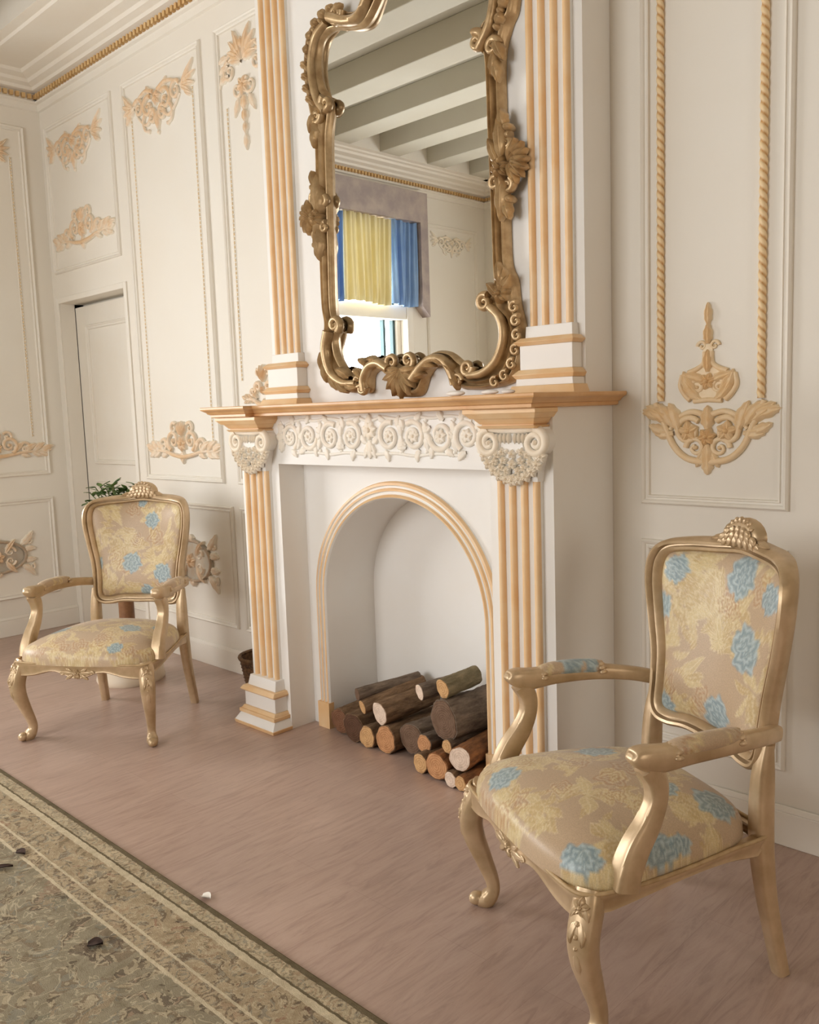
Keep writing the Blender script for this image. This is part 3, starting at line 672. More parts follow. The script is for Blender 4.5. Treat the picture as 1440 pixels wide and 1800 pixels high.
def c_lowright(o):
    o.stem([(-1.7,1.5),(-1.66,1.46),(-1.652,1.4),(-1.682,1.338),(-1.735,1.305),(-1.79,1.3)], .013, .013, 1.2)
    for x, z in ((-1.612,1.49),(-1.606,1.45),(-1.603,1.408),(-1.61,1.365),(-1.625,1.325),(-1.652,1.292),(-1.69,1.275)):
        o.scroll(x, z, .018, 1, 1.1, 1, .008, 1.6)
    o.scroll(-1.795, 1.325, .026, 0, 1.3, -1, .012, 1.5); o.scroll(-1.72, 1.515, .026, 1, 1.3, 1, .013, 1.6)
    for z, a in ((1.54, 1.2), (1.56, 1.5), (1.53, .8), (1.52, 2.2)): o.leaf(-1.66, z, a, .07, .017, .028, .3)
    o.flower(-1.655, 1.535, .032, 6, .03)
carve('lower_scroll', c_lowright)
def c_cart(cx, sx):
    def f(o):
        for k in range(7): o.leaf(cx, 1.9, (0 if sx > 0 else PI)+(k-3)*.42, .066, .016, .034, 0, lob=.1)
        o.flower(cx-sx*.03, 1.89, .034, 6, .038)
        for e in (1, -1):
            o.leaf(cx-sx*.03, 1.91 if e > 0 else 1.87, e*PI/2, .13, .024, .032, .15*e*sx); o.leaf(cx-sx*.045, 1.9, e*(PI/2)+sx*.25, .09, .018, .03, .3*e)
            o.scroll(cx-sx*.012, 1.9+e*.06, .022, 1, 1.2, e, .011, 1.6); o.scroll(cx-sx*.06, 1.9+e*.045, .02, 1, 1.2, -e, .01, 1.6)
            o.bead(cx-sx*.01, 1.9+e*.1, .014, .028); o.leaf(cx-sx*.02, 1.9+e*.1, e*PI/2+.2, .06, .016, .026)
    return f
carve('side_cartouche', c_cart(-1.612, 1)); carve('side_cartouche', c_cart(-2.505, -1))
def c_corner(s):
    X = (lambda x: x) if s < 0 else (lambda x: -4.13-x); A = (lambda a: a) if s < 0 else (lambda a: PI-a)
    def f(o):
        for k, (x, z) in enumerate(((-2.5,2.29),(-2.515,2.33),(-2.518,2.37),(-2.52,2.41),(-2.515,2.45),(-2.5,2.49),(-2.475,2.525),(-2.44,2.545),(-2.4,2.553),(-2.36,2.55))):
            o.leaf(X(x+.022), z, A(2.6-.28*k if k > 3 else 2.4), .034, .015, .026, .6); o.bead(X(x+.024), z-.006, .011, .024)
        o.stem([(X(-2.41),2.24),(X(-2.455),2.3),(X(-2.475),2.4),(X(-2.45),2.49),(X(-2.39),2.525)], .014, .012, 1.2)
        o.stem([(X(-2.36),2.53),(X(-2.28),2.495),(X(-2.22),2.49),(X(-2.18),2.53),(X(-2.13),2.61)], .018, .014, 1.3)
        o.scroll(X(-2.335), 2.535, .034, 0, 1.3, s, .013, 1.5); o.scroll(X(-2.405), 2.265, .028, 2, 1.3, -s, .014, 1.6); o.scroll(X(-2.46), 2.235, .025, 0, 1.2, s, .012, 1.4)
        for z, a in ((2.2, -1.7), (2.22, -1.4), (2.25, -2.)): o.leaf(X(-2.47), z, A(a), .07, .017, .026)
    return f
carve('corner_carving', c_corner(-1)); carve('corner_carving', c_corner(1))

# small white stones left on the shelf under the frame
for (x, y, sx, sy, sz), lab in zip([(-1.655,-.405,.034,.014,.008), (-1.535,-.40,.03,.013,.007), (-1.475,-.395,.022,.012,.006)],
        ['white flat stone on the mantel, farthest from the near pilaster', 'middle one of the three white flat stones on the mantel', 'smallest white flat stone on the mantel, next to the upper pilaster plinth']):
    b = MB(); b.ball((0,0,sz), (sx, sy, sz), 0, 8, 14); o = b.build('white_stone', M['pebble'], ang=60); o.location = (x, y, SH1); tag(o, lab, 'stone', 'white stones on the mantel')

# ------------------------------------------------------------------ firewood
def log(fx, fz, r, L, yaw, pitch, bark, cut, label, y0=-.245, knob=None, seed=0):
    rng = random.Random(seed+int(fx*1000)); ph = [rng.random()*6 for _ in range(6)]
    n, m = 40, 22; rows = []; jt = [[rng.uniform(-.035,.035) for _ in range(n)] for _ in range(m+1)]
    for i in range(m+1):
        t = i/m; y = L*t; rr0 = r*(1-.06*t); J = [1+.5*(jt[i][k]+.5*jt[i][k-1]+.5*jt[max(0,i-1)][k]) for k in range(n)]
        rows.append([((rr0*J[k])*(1+.05*math.sin(2*a+ph[0])+.035*math.sin(3*a+ph[1]+4*t)+.025*math.sin(7*a+ph[2]+9*t))*math.cos(a)+.02*r*math.sin(5*t+ph[3]), y,
                      (rr0*J[k])*(1+.05*math.sin(2*a+ph[0])+.035*math.sin(3*a+ph[1]+4*t)+.025*math.sin(7*a+ph[2]+9*t))*math.sin(a)+.03*r*math.sin(4*t+ph[4])) for k, a in enumerate([2*PI*k/n for k in range(n)])])
    off0 = (sum(p[0] for p in rows[0])/n, sum(p[2] for p in rows[0])/n)
    b = MB(); b.grid(rows, 0, cv=True); b.add(rows[-1], [tuple(range(n))], 0); b.add(rows[0], [tuple(reversed(range(n)))], 0)
    if knob:
        t, a, kr = knob; b.ball((r*.95*math.cos(a), L*t, r*.95*math.sin(a)), (kr, kr*1.2, kr), 0, 6, 8)
    o = b.build('firewood_log', M[bark], ang=50); o.location = (fx, y0, fz); o.rotation_euler = (pitch, 0, yaw)
    tag(o, label, 'log', 'split logs stacked in the fireplace')
    b = MB(); cap = [[(off0[0]+(p[0]-off0[0])*.93*q, -.002-.002*(1-q*q), off0[1]+(p[2]-off0[1])*.93*q) for p in rows[0]] for q in (.02,.35,.7,1)]
    b.grid(cap, 0, cv=True); b.add([(off0[0]+(p[0]-off0[0])*.93, 0, off0[1]+(p[2]-off0[1])*.93) for p in rows[0]], [tuple(range(n))], 0)
    b.grid([cap[-1], [(p[0], .002, p[2]) for p in cap[-1]]], 0, cv=True)
    b.build('cut_end', M[cut], o, ang=50)
    return o
R_ = math.radians
log(-2.437, .052, .047, .25, .0, 0, 'bark_b', 'cut_r', 'brown log with rust-coloured cut end at the outer left foot of the pile', -.22)
log(-2.335, .055, .052, .26, .05, 0, 'bark_b', 'cut_b', 'dark brown log on the floor beside the rust-ended log')
log(-2.315, .18, .024, .25, -.36, R_(6), 'bark_d', 'cut_g', 'thin dark stick on top of the pile, against the niche side', -.235)
log(-2.285, .142, .025, .26, -.30, R_(11), 'bark_b', 'cut_t', 'thin branch with small tan end lying across the top', -.24)
log(-2.19, .14, .041, .25, -.12, R_(4), 'bark_b', 'cut_w', 'log with round white cut end in the upper row', -.245)
log(-2.255, .042, .04, .24, .02, 0, 'bark_b', 'cut_t', 'tan-ended log half hidden behind the big orange-ended log', -.252)
log(-2.165, .052, .05, .26, .0, 0, 'bark_b', 'cut_o', 'thick log on the floor with cracked orange-brown end')
log(-2.058, .075, .056, .25, -.06, 0, 'bark_d', 'cut_g', 'rough dark-barked log in the middle of the pile', -.225)
log(-2.0, .255, .028, .2, -.35, R_(5), 'bark_d', 'cut_w', 'small log on top with a white and brown end', -.235)
log(-1.885, .292, .032, .15, -.12, R_(6), 'bark_g', 'cut_t', 'short greenish log with pale end, topmost of the pile', -.245)
log(-1.88, .186, .068, .25, -.13, R_(2), 'bark_d', 'cut_g', 'biggest grey log with weathered grey end, on the right half of the pile', -.25, knob=(.1, 2.6, .016))
log(-1.978, .082, .032, .22, .0, 0, 'bark_d', 'cut_o', 'log with orange end just below the biggest grey log')
log(-1.955, .033, .033, .24, .0, 0, 'bark_b', 'cut_t', 'tan-ended log on the floor under the orange-ended one', -.29)
log(-1.872, .05, .046, .28, .0, 0, 'bark_o', 'cut_o', 'bright orange-ended log with dark crack at the front of the pile', -.30)
log(-1.85, .114, .022, .25, .0, 0, 'bark_d', 'cut_t', 'small tan-ended stick wedged under the biggest grey log', -.272)
log(-1.784, .094, .042, .27, .09, 0, 'bark_o', 'cut_w', 'log with pinkish-white split end beside the near armchair', -.285)
log(-1.803, .027, .026, .25, .0, 0, 'bark_b', 'cut_w', 'slim stick with pale ring-shaped end on the floor near the armchair leg', -.31)
log(-1.763, .026, .024, .25, .04, 0, 'bark_o', 'cut_t', 'last thin stick at the pile end, touching the armchair in the picture', -.31)

# ------------------------------------------------------------------ armchairs
def back_a(s, z):
    sag = .03+(z-.42)*(.055/.44); return -(.20+(z-.45)*.088)-sag*(1-(s/.235)**2)
OUT = [(0,.437),(.07,.438),(.13,.43),(.172,.437),(.196,.468),(.2,.53),(.206,.6),(.222,.68),(.236,.77),(.232,.83),(.205,.866),(.15,.878),(.08,.882),(.035,.886)]
def back_loop(d):
    """closed outline inset by d"""
    half = OUT; pts = half + [(0,.888)] + [(-s, z) for s, z in reversed(half)][:-1]
    p = cr(pts, 5, True); N = len(p); out = []
    for i in range(N):
        a, c = p[i-1], p[(i+1) % N]; tx, tz = c[0]-a[0], c[1]-a[1]; L = math.hypot(tx, tz); out.append((p[i][0]-tz/L*d, p[i][1]+tx/L*d))
    return out
def paint(uv, flowers, seed, scale=1.0):
    """brocade: champagne satin with gold leaves, pinkish rose outlines and blue blooms"""
    rng = random.Random(seed); uv = np.asarray(uv); x, y = uv[:,0], uv[:,1]
    base = np.array(srgb(190,164,134)[:3]); col = np.tile(base, (len(x),1))
    wob = .004*np.sin(x*90+seed)+.004*np.sin(y*83+1.3*seed)
    def blend(mask, c, k=1.0):
        k = np.clip(mask,0,1)[:,None]*k; col[:] = col*(1-k)+np.array(c)*k
    lo, hi = uv.min(0), uv.max(0)
    gold, gold2, pale = srgb(210,188,138)[:3], srgb(196,168,116)[:3], srgb(230,215,180)[:3]
    nleaf = int(270*(hi[0]-lo[0])*(hi[1]-lo[1])/.2)
    cl = [(rng.uniform(lo[0],hi[0]), rng.uniform(lo[1],hi[1])) for _ in range(int(nleaf/6))]
    for cx0, cy0 in cl:
        a0 = rng.uniform(0, 2*PI)
        for q in range(6):
            a = a0+rng.uniform(-1.4,1.4); L = rng.uniform(.022,.04)*scale; W = L*rng.uniform(.3,.42)
            cx, cy = cx0+math.cos(a)*L*1.1+rng.uniform(-.02,.02), cy0+math.sin(a)*L*1.1+rng.uniform(-.02,.02)
            X = ((x-cx)*math.cos(a)+(y-cy)*math.sin(a)+wob)/L; Y = (-(x-cx)*math.sin(a)+(y-cy)*math.cos(a)+wob)/W
            edge = (1-X*X)-np.abs(Y); m = np.clip(edge*5,0,1)*(np.abs(X) < 1)
            blend(m, gold if q % 2 else gold2, .75)
            vein = np.clip(1-np.abs(Y)*7,0,1)*m+np.clip(np.sin(X*14+np.abs(Y)*5)-.55,0,1)*m
            blend(vein, pale, .6)
            rim = np.clip(1-np.abs(edge-.12)*9,0,1)*(np.abs(X) < 1); blend(rim, pale, .55)
    for _ in range(max(2, int(nleaf/22))):            # rose outlines
        cx, cy, r = rng.uniform(lo[0],hi[0]), rng.uniform(lo[1],hi[1]), rng.uniform(.026,.04)*scale
        d = np.hypot(x-cx, y-cy); th = np.arctan2(y-cy, x-cx); rr = d/(r*(1+.15*np.cos(6*th+cx*50)))
        ring = (rr < 1)*np.clip(np.sin(rr*17+2.5*np.sin(3*th))*1.5,0,1); blend(ring, srgb(178,130,88)[:3], .55); blend((rr < 1)*np.clip(np.sin(rr*17+2.5*np.sin(3*th)+PI)*.8,0,1), pale, .4)
    b1, b2, b3 = srgb(140,162,170)[:3], srgb(188,204,206)[:3], srgb(110,138,150)[:3]
    for i, (cx, cy, r) in enumerate(flowers):
        d = np.hypot(x-cx, y-cy); th = np.arctan2(y-cy, x-cx); rr = d/(r*(1.02+.07*np.cos(5*th+i)+.08*np.cos(9*th+2*i)+.05*np.cos(13*th+3*i)))
        m = np.clip((1-rr)*8,0,1); blend(m, b1, .85)
        pt = np.sin(rr*17+1.6*np.sin(7*th+rr*6+i)); blend(m*np.clip(pt*1.3-.1,0,1), b2, .7); blend(m*np.clip(-pt*1.2-.3,0,1), b3, .6)
    return np.concatenate([col, np.ones((len(x),1))], 1)
def fabric_mat():
    m, nt, b = mat('floral_brocade', (1,1,1,1), .42, spec=.45)
    at = node(nt, 'ShaderNodeVertexColor', layer_name='Col'); co = objco(nt)
    n = noise(nt, 420, 2, co); n2 = noise(nt, 55, 4, co)
    r = ramp(nt, n.outputs['Fac'], [(.3, (.86,.86,.86,1)), (.7, (1.08,1.08,1.08,1))]); mx = node(nt, 'ShaderNodeMix', data_type='RGBA', blend_type='MULTIPLY'); mx.inputs['Factor'].default_value = 1
    nt.links.new(at.outputs['Color'], mx.inputs[6]); nt.links.new(r.outputs['Color'], mx.inputs[7]); nt.links.new(mx.outputs[2], b.inputs['Base Color'])
    bump(nt, b, n2.outputs['Fac'], .12, .003)
    b.inputs['Sheen Weight'].default_value = .2
    return m
M['fabric'] = fabric_mat()

def armchair(loc, rz, label, fb, fs, seed, pads):
    root = tag(empty('armchair', loc, rz), label, 'armchair', 'gilded armchairs with floral brocade')
    G = M['chairgold']
    # --- front cabriole legs with carved knees
    for s in (-1, 1):
        b = MB()
        P = cr([(.22,s*.249,.309),(.23,s*.257,.285),(.246,s*.266,.235),(.243,s*.265,.185),(.224,s*.257,.125),(.206,s*.248,.07),(.204,s*.246,.04),(.216,s*.254,.018),(.236,s*.266,.010)], 5)
        rr = cr([(.026,.026),(.028,.028),(.0285,.028),(.0255,.025),(.0205,.02),(.0165,.016),(.0165,.016),(.02,.021),(.012,.0145)], 5)
        pr = [(math.copysign(abs(math.cos(a))**.7, math.cos(a)), math.copysign(abs(math.sin(a))**.7, math.sin(a))) for a in [2*PI*k/16 for k in range(16)]]
        b.tube(P, [tuple(r) for r in rr], 16, up=(1, s*.55, .0), prof=pr); b.ball((.238,s*.267,.017), (.021,.018,.017), 0, 7, 10)
        b.ball((.222,s*.257,.007), (.016,.015,.007), 0, 5, 10)
        lg = b.build('leg', G, root, ang=50)
        o = Orn()
        for q in (-1, 1): o.leaf(0, .005, -PI/2+q*.6, .05, .009, .011, -q*.8); o.leaf(0, .03, -PI/2+q*.9, .036, .008, .011, -q*.8)
        for q in range(4): o.bead(0, .02-.022*q, .0085-.001*q, .013)
        o.leaf(0, -.05, -PI/2, .06, .009, .01); o.flower(0, .025, .018, 5, .012)
        ca = math.atan2(.55, 1); KZ = [.1,.125,.185,.235,.285,.325]; KX = [.231,.2415,.265,.2705,.2545,.245]; KY = [.261,.2666,.277,.2795,.2705,.265]
        def kn(v):
            z = .268+v[1]; dx, dy = math.cos(ca), s*math.sin(ca); h = v[2]*.8-.003-9*v[0]**2
            return (float(np.interp(z, KZ, KX))+dx*h-dy*v[0], s*float(np.interp(z, KZ, KY))+dy*h+dx*v[0], z)
        o.build('knee_carving', G, lg, ang=70, fn=kn)
    # --- rear legs running up into the back posts
    for s in (-1, 1):
        b = MB()
        P = cr([(-.252,s*.207,.0),(-.236,s*.204,.08),(-.218,s*.2,.18),(-.208,s*.197,.28),(-.208,s*.195,.36),(-.212,s*.194,.44),(-.219,s*.196,.5)], 5)
        rr = cr([(.0155,.0155),(.0165,.0165),(.019,.018),(.022,.02),(.0225,.02),(.02,.018),(.012,.012)], 5)
        pr = [(math.copysign(abs(math.cos(a))**.5, math.cos(a)), math.copysign(abs(math.sin(a))**.5, math.sin(a))) for a in [2*PI*k/16 for k in range(16)]]
        b.tube(P, [tuple(r) for r in rr], 16, up=(1,0,0), prof=pr); b.build('leg', G, root, ang=50)
    # --- seat rail with serpentine apron
    def seat_edge(t):           # t 0..1 round the plan, counter-clockwise from rear -s along the front
        K = [(-.22,-.205),(-.1,-.236),(.05,-.268),(.17,-.281),(.235,-.275),(.262,-.24),(.27,-.12),(.276,0),(.27,.12),(.262,.24),(.235,.275),(.17,.281),(.05,.268),(-.1,.236),(-.22,.205),(-.228,.1),(-.23,0),(-.228,-.1)]
        return K
    plan = cr(seat_edge(0), 8, True)
    def zlow(a, s):
        if a > .225: return .268-.014*math.cos(s*PI/.11)*math.exp(-(s/.2)**2) - .012*(abs(s)/.25)**4 + .004
        if a < -.19: return .285
        u = (a+.2)/.4; return .272+.018*math.sin(PI*max(0,min(1,u)))
    b = MB(); rows = []
    for a, s in plan:
        L = math.hypot(a+.0, s); zl = zlow(a, s); rows.append([(a*f, s*f, z) for f, z in ((.9,zl+.004),(.965,zl),(.985,zl+.004),(.98,zl+.009),(.982,zl+.014),(.985,.3),(.995,.305),(.992,.311),(.9,.312))])
    b.grid(rows, 0, cu=True); rail = b.build('seat_rail', G, root, ang=50)
    o = Orn()
    for q in (-1, 1):
        o.leaf(q*.012, 0, (0 if q > 0 else PI), .075, .012, .014, .25*q); o.leaf(q*.02, .004, (.6 if q > 0 else PI-.6), .04, .01, .013); o.leaf(q*.02, -.006, (-.6 if q > 0 else PI+.6), .045, .01, .013); o.scroll(q*.075, .002, .012, 0, 1.1, q, .005)
    for a in (-.5, 0, .5): o.leaf(0, -.002, -PI/2+a, .026, .009, .013)
    o.flower(0, .002, .02, 6, .016)
    o.build('apron_carving', G, rail, ang=70, fn=lambda v: (.269-.12*v[0]**2+v[2]*.5, v[0]*.8, .281+v[1]*.75))
    # --- seat cushion
    n = 150; V = []; uv = []; b = MB(); rows = []
    A0, A1 = -.205, .266
    for i in range(n+1):
        u = -1+2*i/n; r = []
        for j in range(n+1):
            v = -1+2*j/n
            # square -> rounded square
            q = 4.5; mx = max(abs(u), abs(v)); nn = (abs(u)**q+abs(v)**q)**(1/q); k = mx/nn if nn > 0 else 1; uu, vv = u*k, v*k; rad = mx
            a = A0+(A1-A0)*(uu+1)/2 + .012*(1-vv*vv)*(uu+1)/2; half = .208+(.283-.208)*min(1, (uu+1)/2*1.25)**.9; s = vv*half
            z = .309+.062*(max(0, 1-rad**8))**.5+.034*(1-uu*uu)*(1-vv*vv)+.012*(1-rad)
            f = 1+.016*math.sin(PI*min(1, (1-rad)*8))
            r.append((a*f, s*f, z)); dl = math.hypot(a-.03, s)+1e-6; dd = max(0, .372-z)*1.1; uv.append((a+(a-.03)/dl*dd, s+s/dl*dd))
        rows.append(r)
    b.grid(rows, 0)
    seat = b.build('seat_cushion', M['fabric'], root, ang=80, cols=paint(uv, fs, seed))
    b = MB(); ring = [(a*.99, s*.99, .3135) for a, s in cr([p for p in seat_edge(0)], 8, True)]
    b.tube(ring, .0042, 8, closed=True); b.build('piping', M['piping'], seat, ang=80)
    # --- back: frame, cushion, rear panel, crest
    b = MB(); lo = [back_loop(d) for d in (0,.003,.009,.0145,.0165,.020,.0225,.029,.035)]
    hh = (0,.015,.0215,.020,.008,.008,.018,.016,.002)
    N = len(lo[0]); rows = []
    for i in range(N):
        r = [(back_a(*lo[k][i])+hh[k], lo[k][i][0], lo[k][i][1]) for k in range(9)]
        bk = [(back_a(*lo[8][i])-.02, lo[8][i][0], lo[8][i][1]), (back_a(*lo[4][i])-.03, lo[4][i][0], lo[4][i][1]), (back_a(*lo[0][i])-.022, lo[0][i][0], lo[0][i][1])]
        rows.append(r+bk)
    b.grid(rows, 0, cu=True, cv=True); bf = b.build('back_frame', G, root, ang=50)
    # upholstered panel inside the frame
    ctr = (0, .66); lp = back_loop(.034); nr = 46; lpn = []
    for i in range(len(lp)):
        for k in range(2): t = k/2; lpn.append((lp[i][0]*(1-t)+lp[(i+1) % len(lp)][0]*t, lp[i][1]*(1-t)+lp[(i+1) % len(lp)][1]*t))
    rows = []; uv = []
    for k in range(nr+1):
        t = k/nr; r = []
        for s, z in lpn:
            ss, zz = s*t, ctr[1]+(z-ctr[1])*t; hgt = .003+.024*(1-t**5)**.6
            r.append((back_a(ss, zz)+hgt, ss, zz)); uv.append((ss, zz))
        rows.append(r)
    b = MB(); b.grid(rows, 0, cv=True); b.build('back_cushion', M['fabric'], root, ang=80, cols=paint(uv, fb, seed+5))
    b = MB(); lp2 = back_loop(.03); b.grid([[(back_a(s*t, .66+(z-.66)*t)-.018, s*t, .66+(z-.66)*t) for s, z in lp2] for t in (.02,.35,.7,1)], 0, cv=True); b.build('rear_panel', M['piping'], root, ang=80)
    o = Orn()
    dome = lambda u, v: .021*max(0, 1-(u/.064)**2-((v-.012)/.04)**2)**.5
    for row, (zz, w0, cnt, ln) in enumerate(((.012,.05,8,.026),(.024,.04,7,.024),(.036,.026,5,.02))):
        for q in range(cnt):
            e = -1+2*q/(cnt-1); u_, v_ = e*w0, zz-.010*e*e; o.leaf(u_, v_, -PI/2+e*.9, ln, .0088, .007, 0, 7, .0, z0=dome(u_, v_)-.002+.0015*row)
    for e in (-1, 1): o.leaf(e*.045, .004, (0 if e > 0 else PI)-e*.1, .05, .009, .012, -.1*e); o.leaf(e*.04, -.004, (0 if e > 0 else PI)-e*.3, .035, .008, .01, -.1*e)
    for q in range(7): e = (q-3)/3; o.leaf(e*.03, .04-.014*e*e, PI/2-e*1.1, .016, .0075, .008, 0, 7, 0, z0=.008)
    o.grid([[(.064*r*math.cos(t), .012+.04*r*math.sin(t), .021*(1-r*r)**.5 if r < 1 else -.012) for t in [2*PI*k/20 for k in range(20)]] for r in (.02,.4,.7,.9,1)], cv=True)
    o.build('crest_carving', G, bf, ang=70, fn=lambda v: (back_a(v[0], .88)+.004+v[2], v[0], .884+v[1]))
    # --- arms
    for s, pc in ((-1, pads[0]), (1, pads[1])):
        b = MB()
        P = cr([(-.232,s*.205,.525),(-.17,s*.235,.536),(-.08,s*.258,.545),(.02,s*.266,.547),(.085,s*.266,.546),(.122,s*.266,.553),(.142,s*.266,.559),(.147,s*.266,.562)], 6)
        rr = cr([(.017,.015),(.017,.016),(.019,.018),(.021,.02),(.025,.022),(.022,.023),(.013,.019),(.003,.008)], 6)
        pr = [(math.copysign(abs(math.cos(a))**.6, math.cos(a)), math.copysign(abs(math.sin(a))**.6, math.sin(a))) for a in [2*PI*k/16 for k in range(16)]]
        b.tube(P, [tuple(r) for r in rr], 16, up=(0,0,1), prof=pr)
        P = cr([(.112,s*.266,.535),(.094,s*.266,.505),(.092,s*.266,.468),(.11,s*.267,.425),(.138,s*.269,.385),(.158,s*.271,.345),(.166,s*.271,.312)], 6)
        rr = cr([(.022,.02),(.022,.019),(.02,.018),(.023,.019),(.026,.021),(.027,.023),(.028,.024)], 6)
        pg = [(math.copysign(abs(math.cos(a))**.55, math.cos(a))*(1-.22*math.exp(-(math.sin(a)/.3)**2)*(math.cos(a) > 0)), math.copysign(abs(math.sin(a))**.55, math.sin(a))) for a in [2*PI*k/20 for k in range(20)]]
        b.tube(P, [tuple(r) for r in rr], 20, up=(1,0,.45), prof=pg)
        ar = b.build('arm', G, root, ang=45)
        P = cr([(-.105,s*.252,.553),(-.09,s*.254,.5575),(-.04,s*.262,.561),(.02,s*.266,.561),(.052,s*.266,.557),(.062,s*.266,.553)], 8)
        rr = cr([(.008,.008),(.017,.018),(.0185,.022),(.0185,.022),(.017,.02),(.008,.01)], 8)
        b = MB(); b.tube(P, [tuple(r) for r in rr], 20, up=(0,0,1)); uv = [(v[0]*1.0+.3*v[2], v[1]) for v in b.v]
        b.build('arm_pad', M['fabric'], ar, ang=80, cols=paint(uv, pc, seed+9+s, .5))
        for x, sgn in ((.062, -1), (-.104, 1)):
            o = MB(); yy = s*(.266 if x > 0 else .252)
            o.tube([(x+sgn*.004, yy+.0215*math.sin(a), .545+.0215*math.cos(a)) for a in [-.5*PI+PI*q/10 for q in range(11)]], .004, 6)
            for q in range(7):
                a = -.45*PI+.9*PI*q/6; o.ball((x+sgn*.007, yy+.0215*math.sin(a), .545+.022*math.cos(a)), (.011,.006,.0055), 0, 5, 8)
            o.build('arm_cuff', G, ar, ang=70)
    return root
M['piping'] = noisy('tan_silk_piping', srgb(176,148,108), srgb(196,168,128), 40, .5)
armchair((-.970,-.676,0), -2.047, 'near gilded armchair with blue-flowered gold brocade beside the roped wall panel',
    [(-.158,.802,.034),(.035,.81,.048),(.165,.79,.034),(-.19,.711,.034),(.098,.669,.052),(-.145,.475,.034),(.03,.505,.044)],
    [(.227,-.124,.042),(.235,.235,.045),(-.009,-.12,.045),(-.142,-.194,.03),(-.034,.101,.035),(-.123,.165,.05),(.082,.262,.052),(-.16,-.06,.04),(.02,.26,.03)], 3,
    ([(-.02+.3*.565,-.266,.035),(.1,-.25,.02)], []))
armchair((-3.234,-.694,0), -.993, 'far gilded armchair with floral brocade in front of the plant stand near the door',
    [(.056,.777,.034),(-.03,.603,.042),(.111,.563,.04),(-.185,.601,.03),(.039,.485,.03),(0,.85,.02)],
    [(.075,.118,.04),(.24,.193-.05,.03),(.092,-.169,.04),(-.151,.008,.03),(.0,.2,.03)], 11, ([], []))

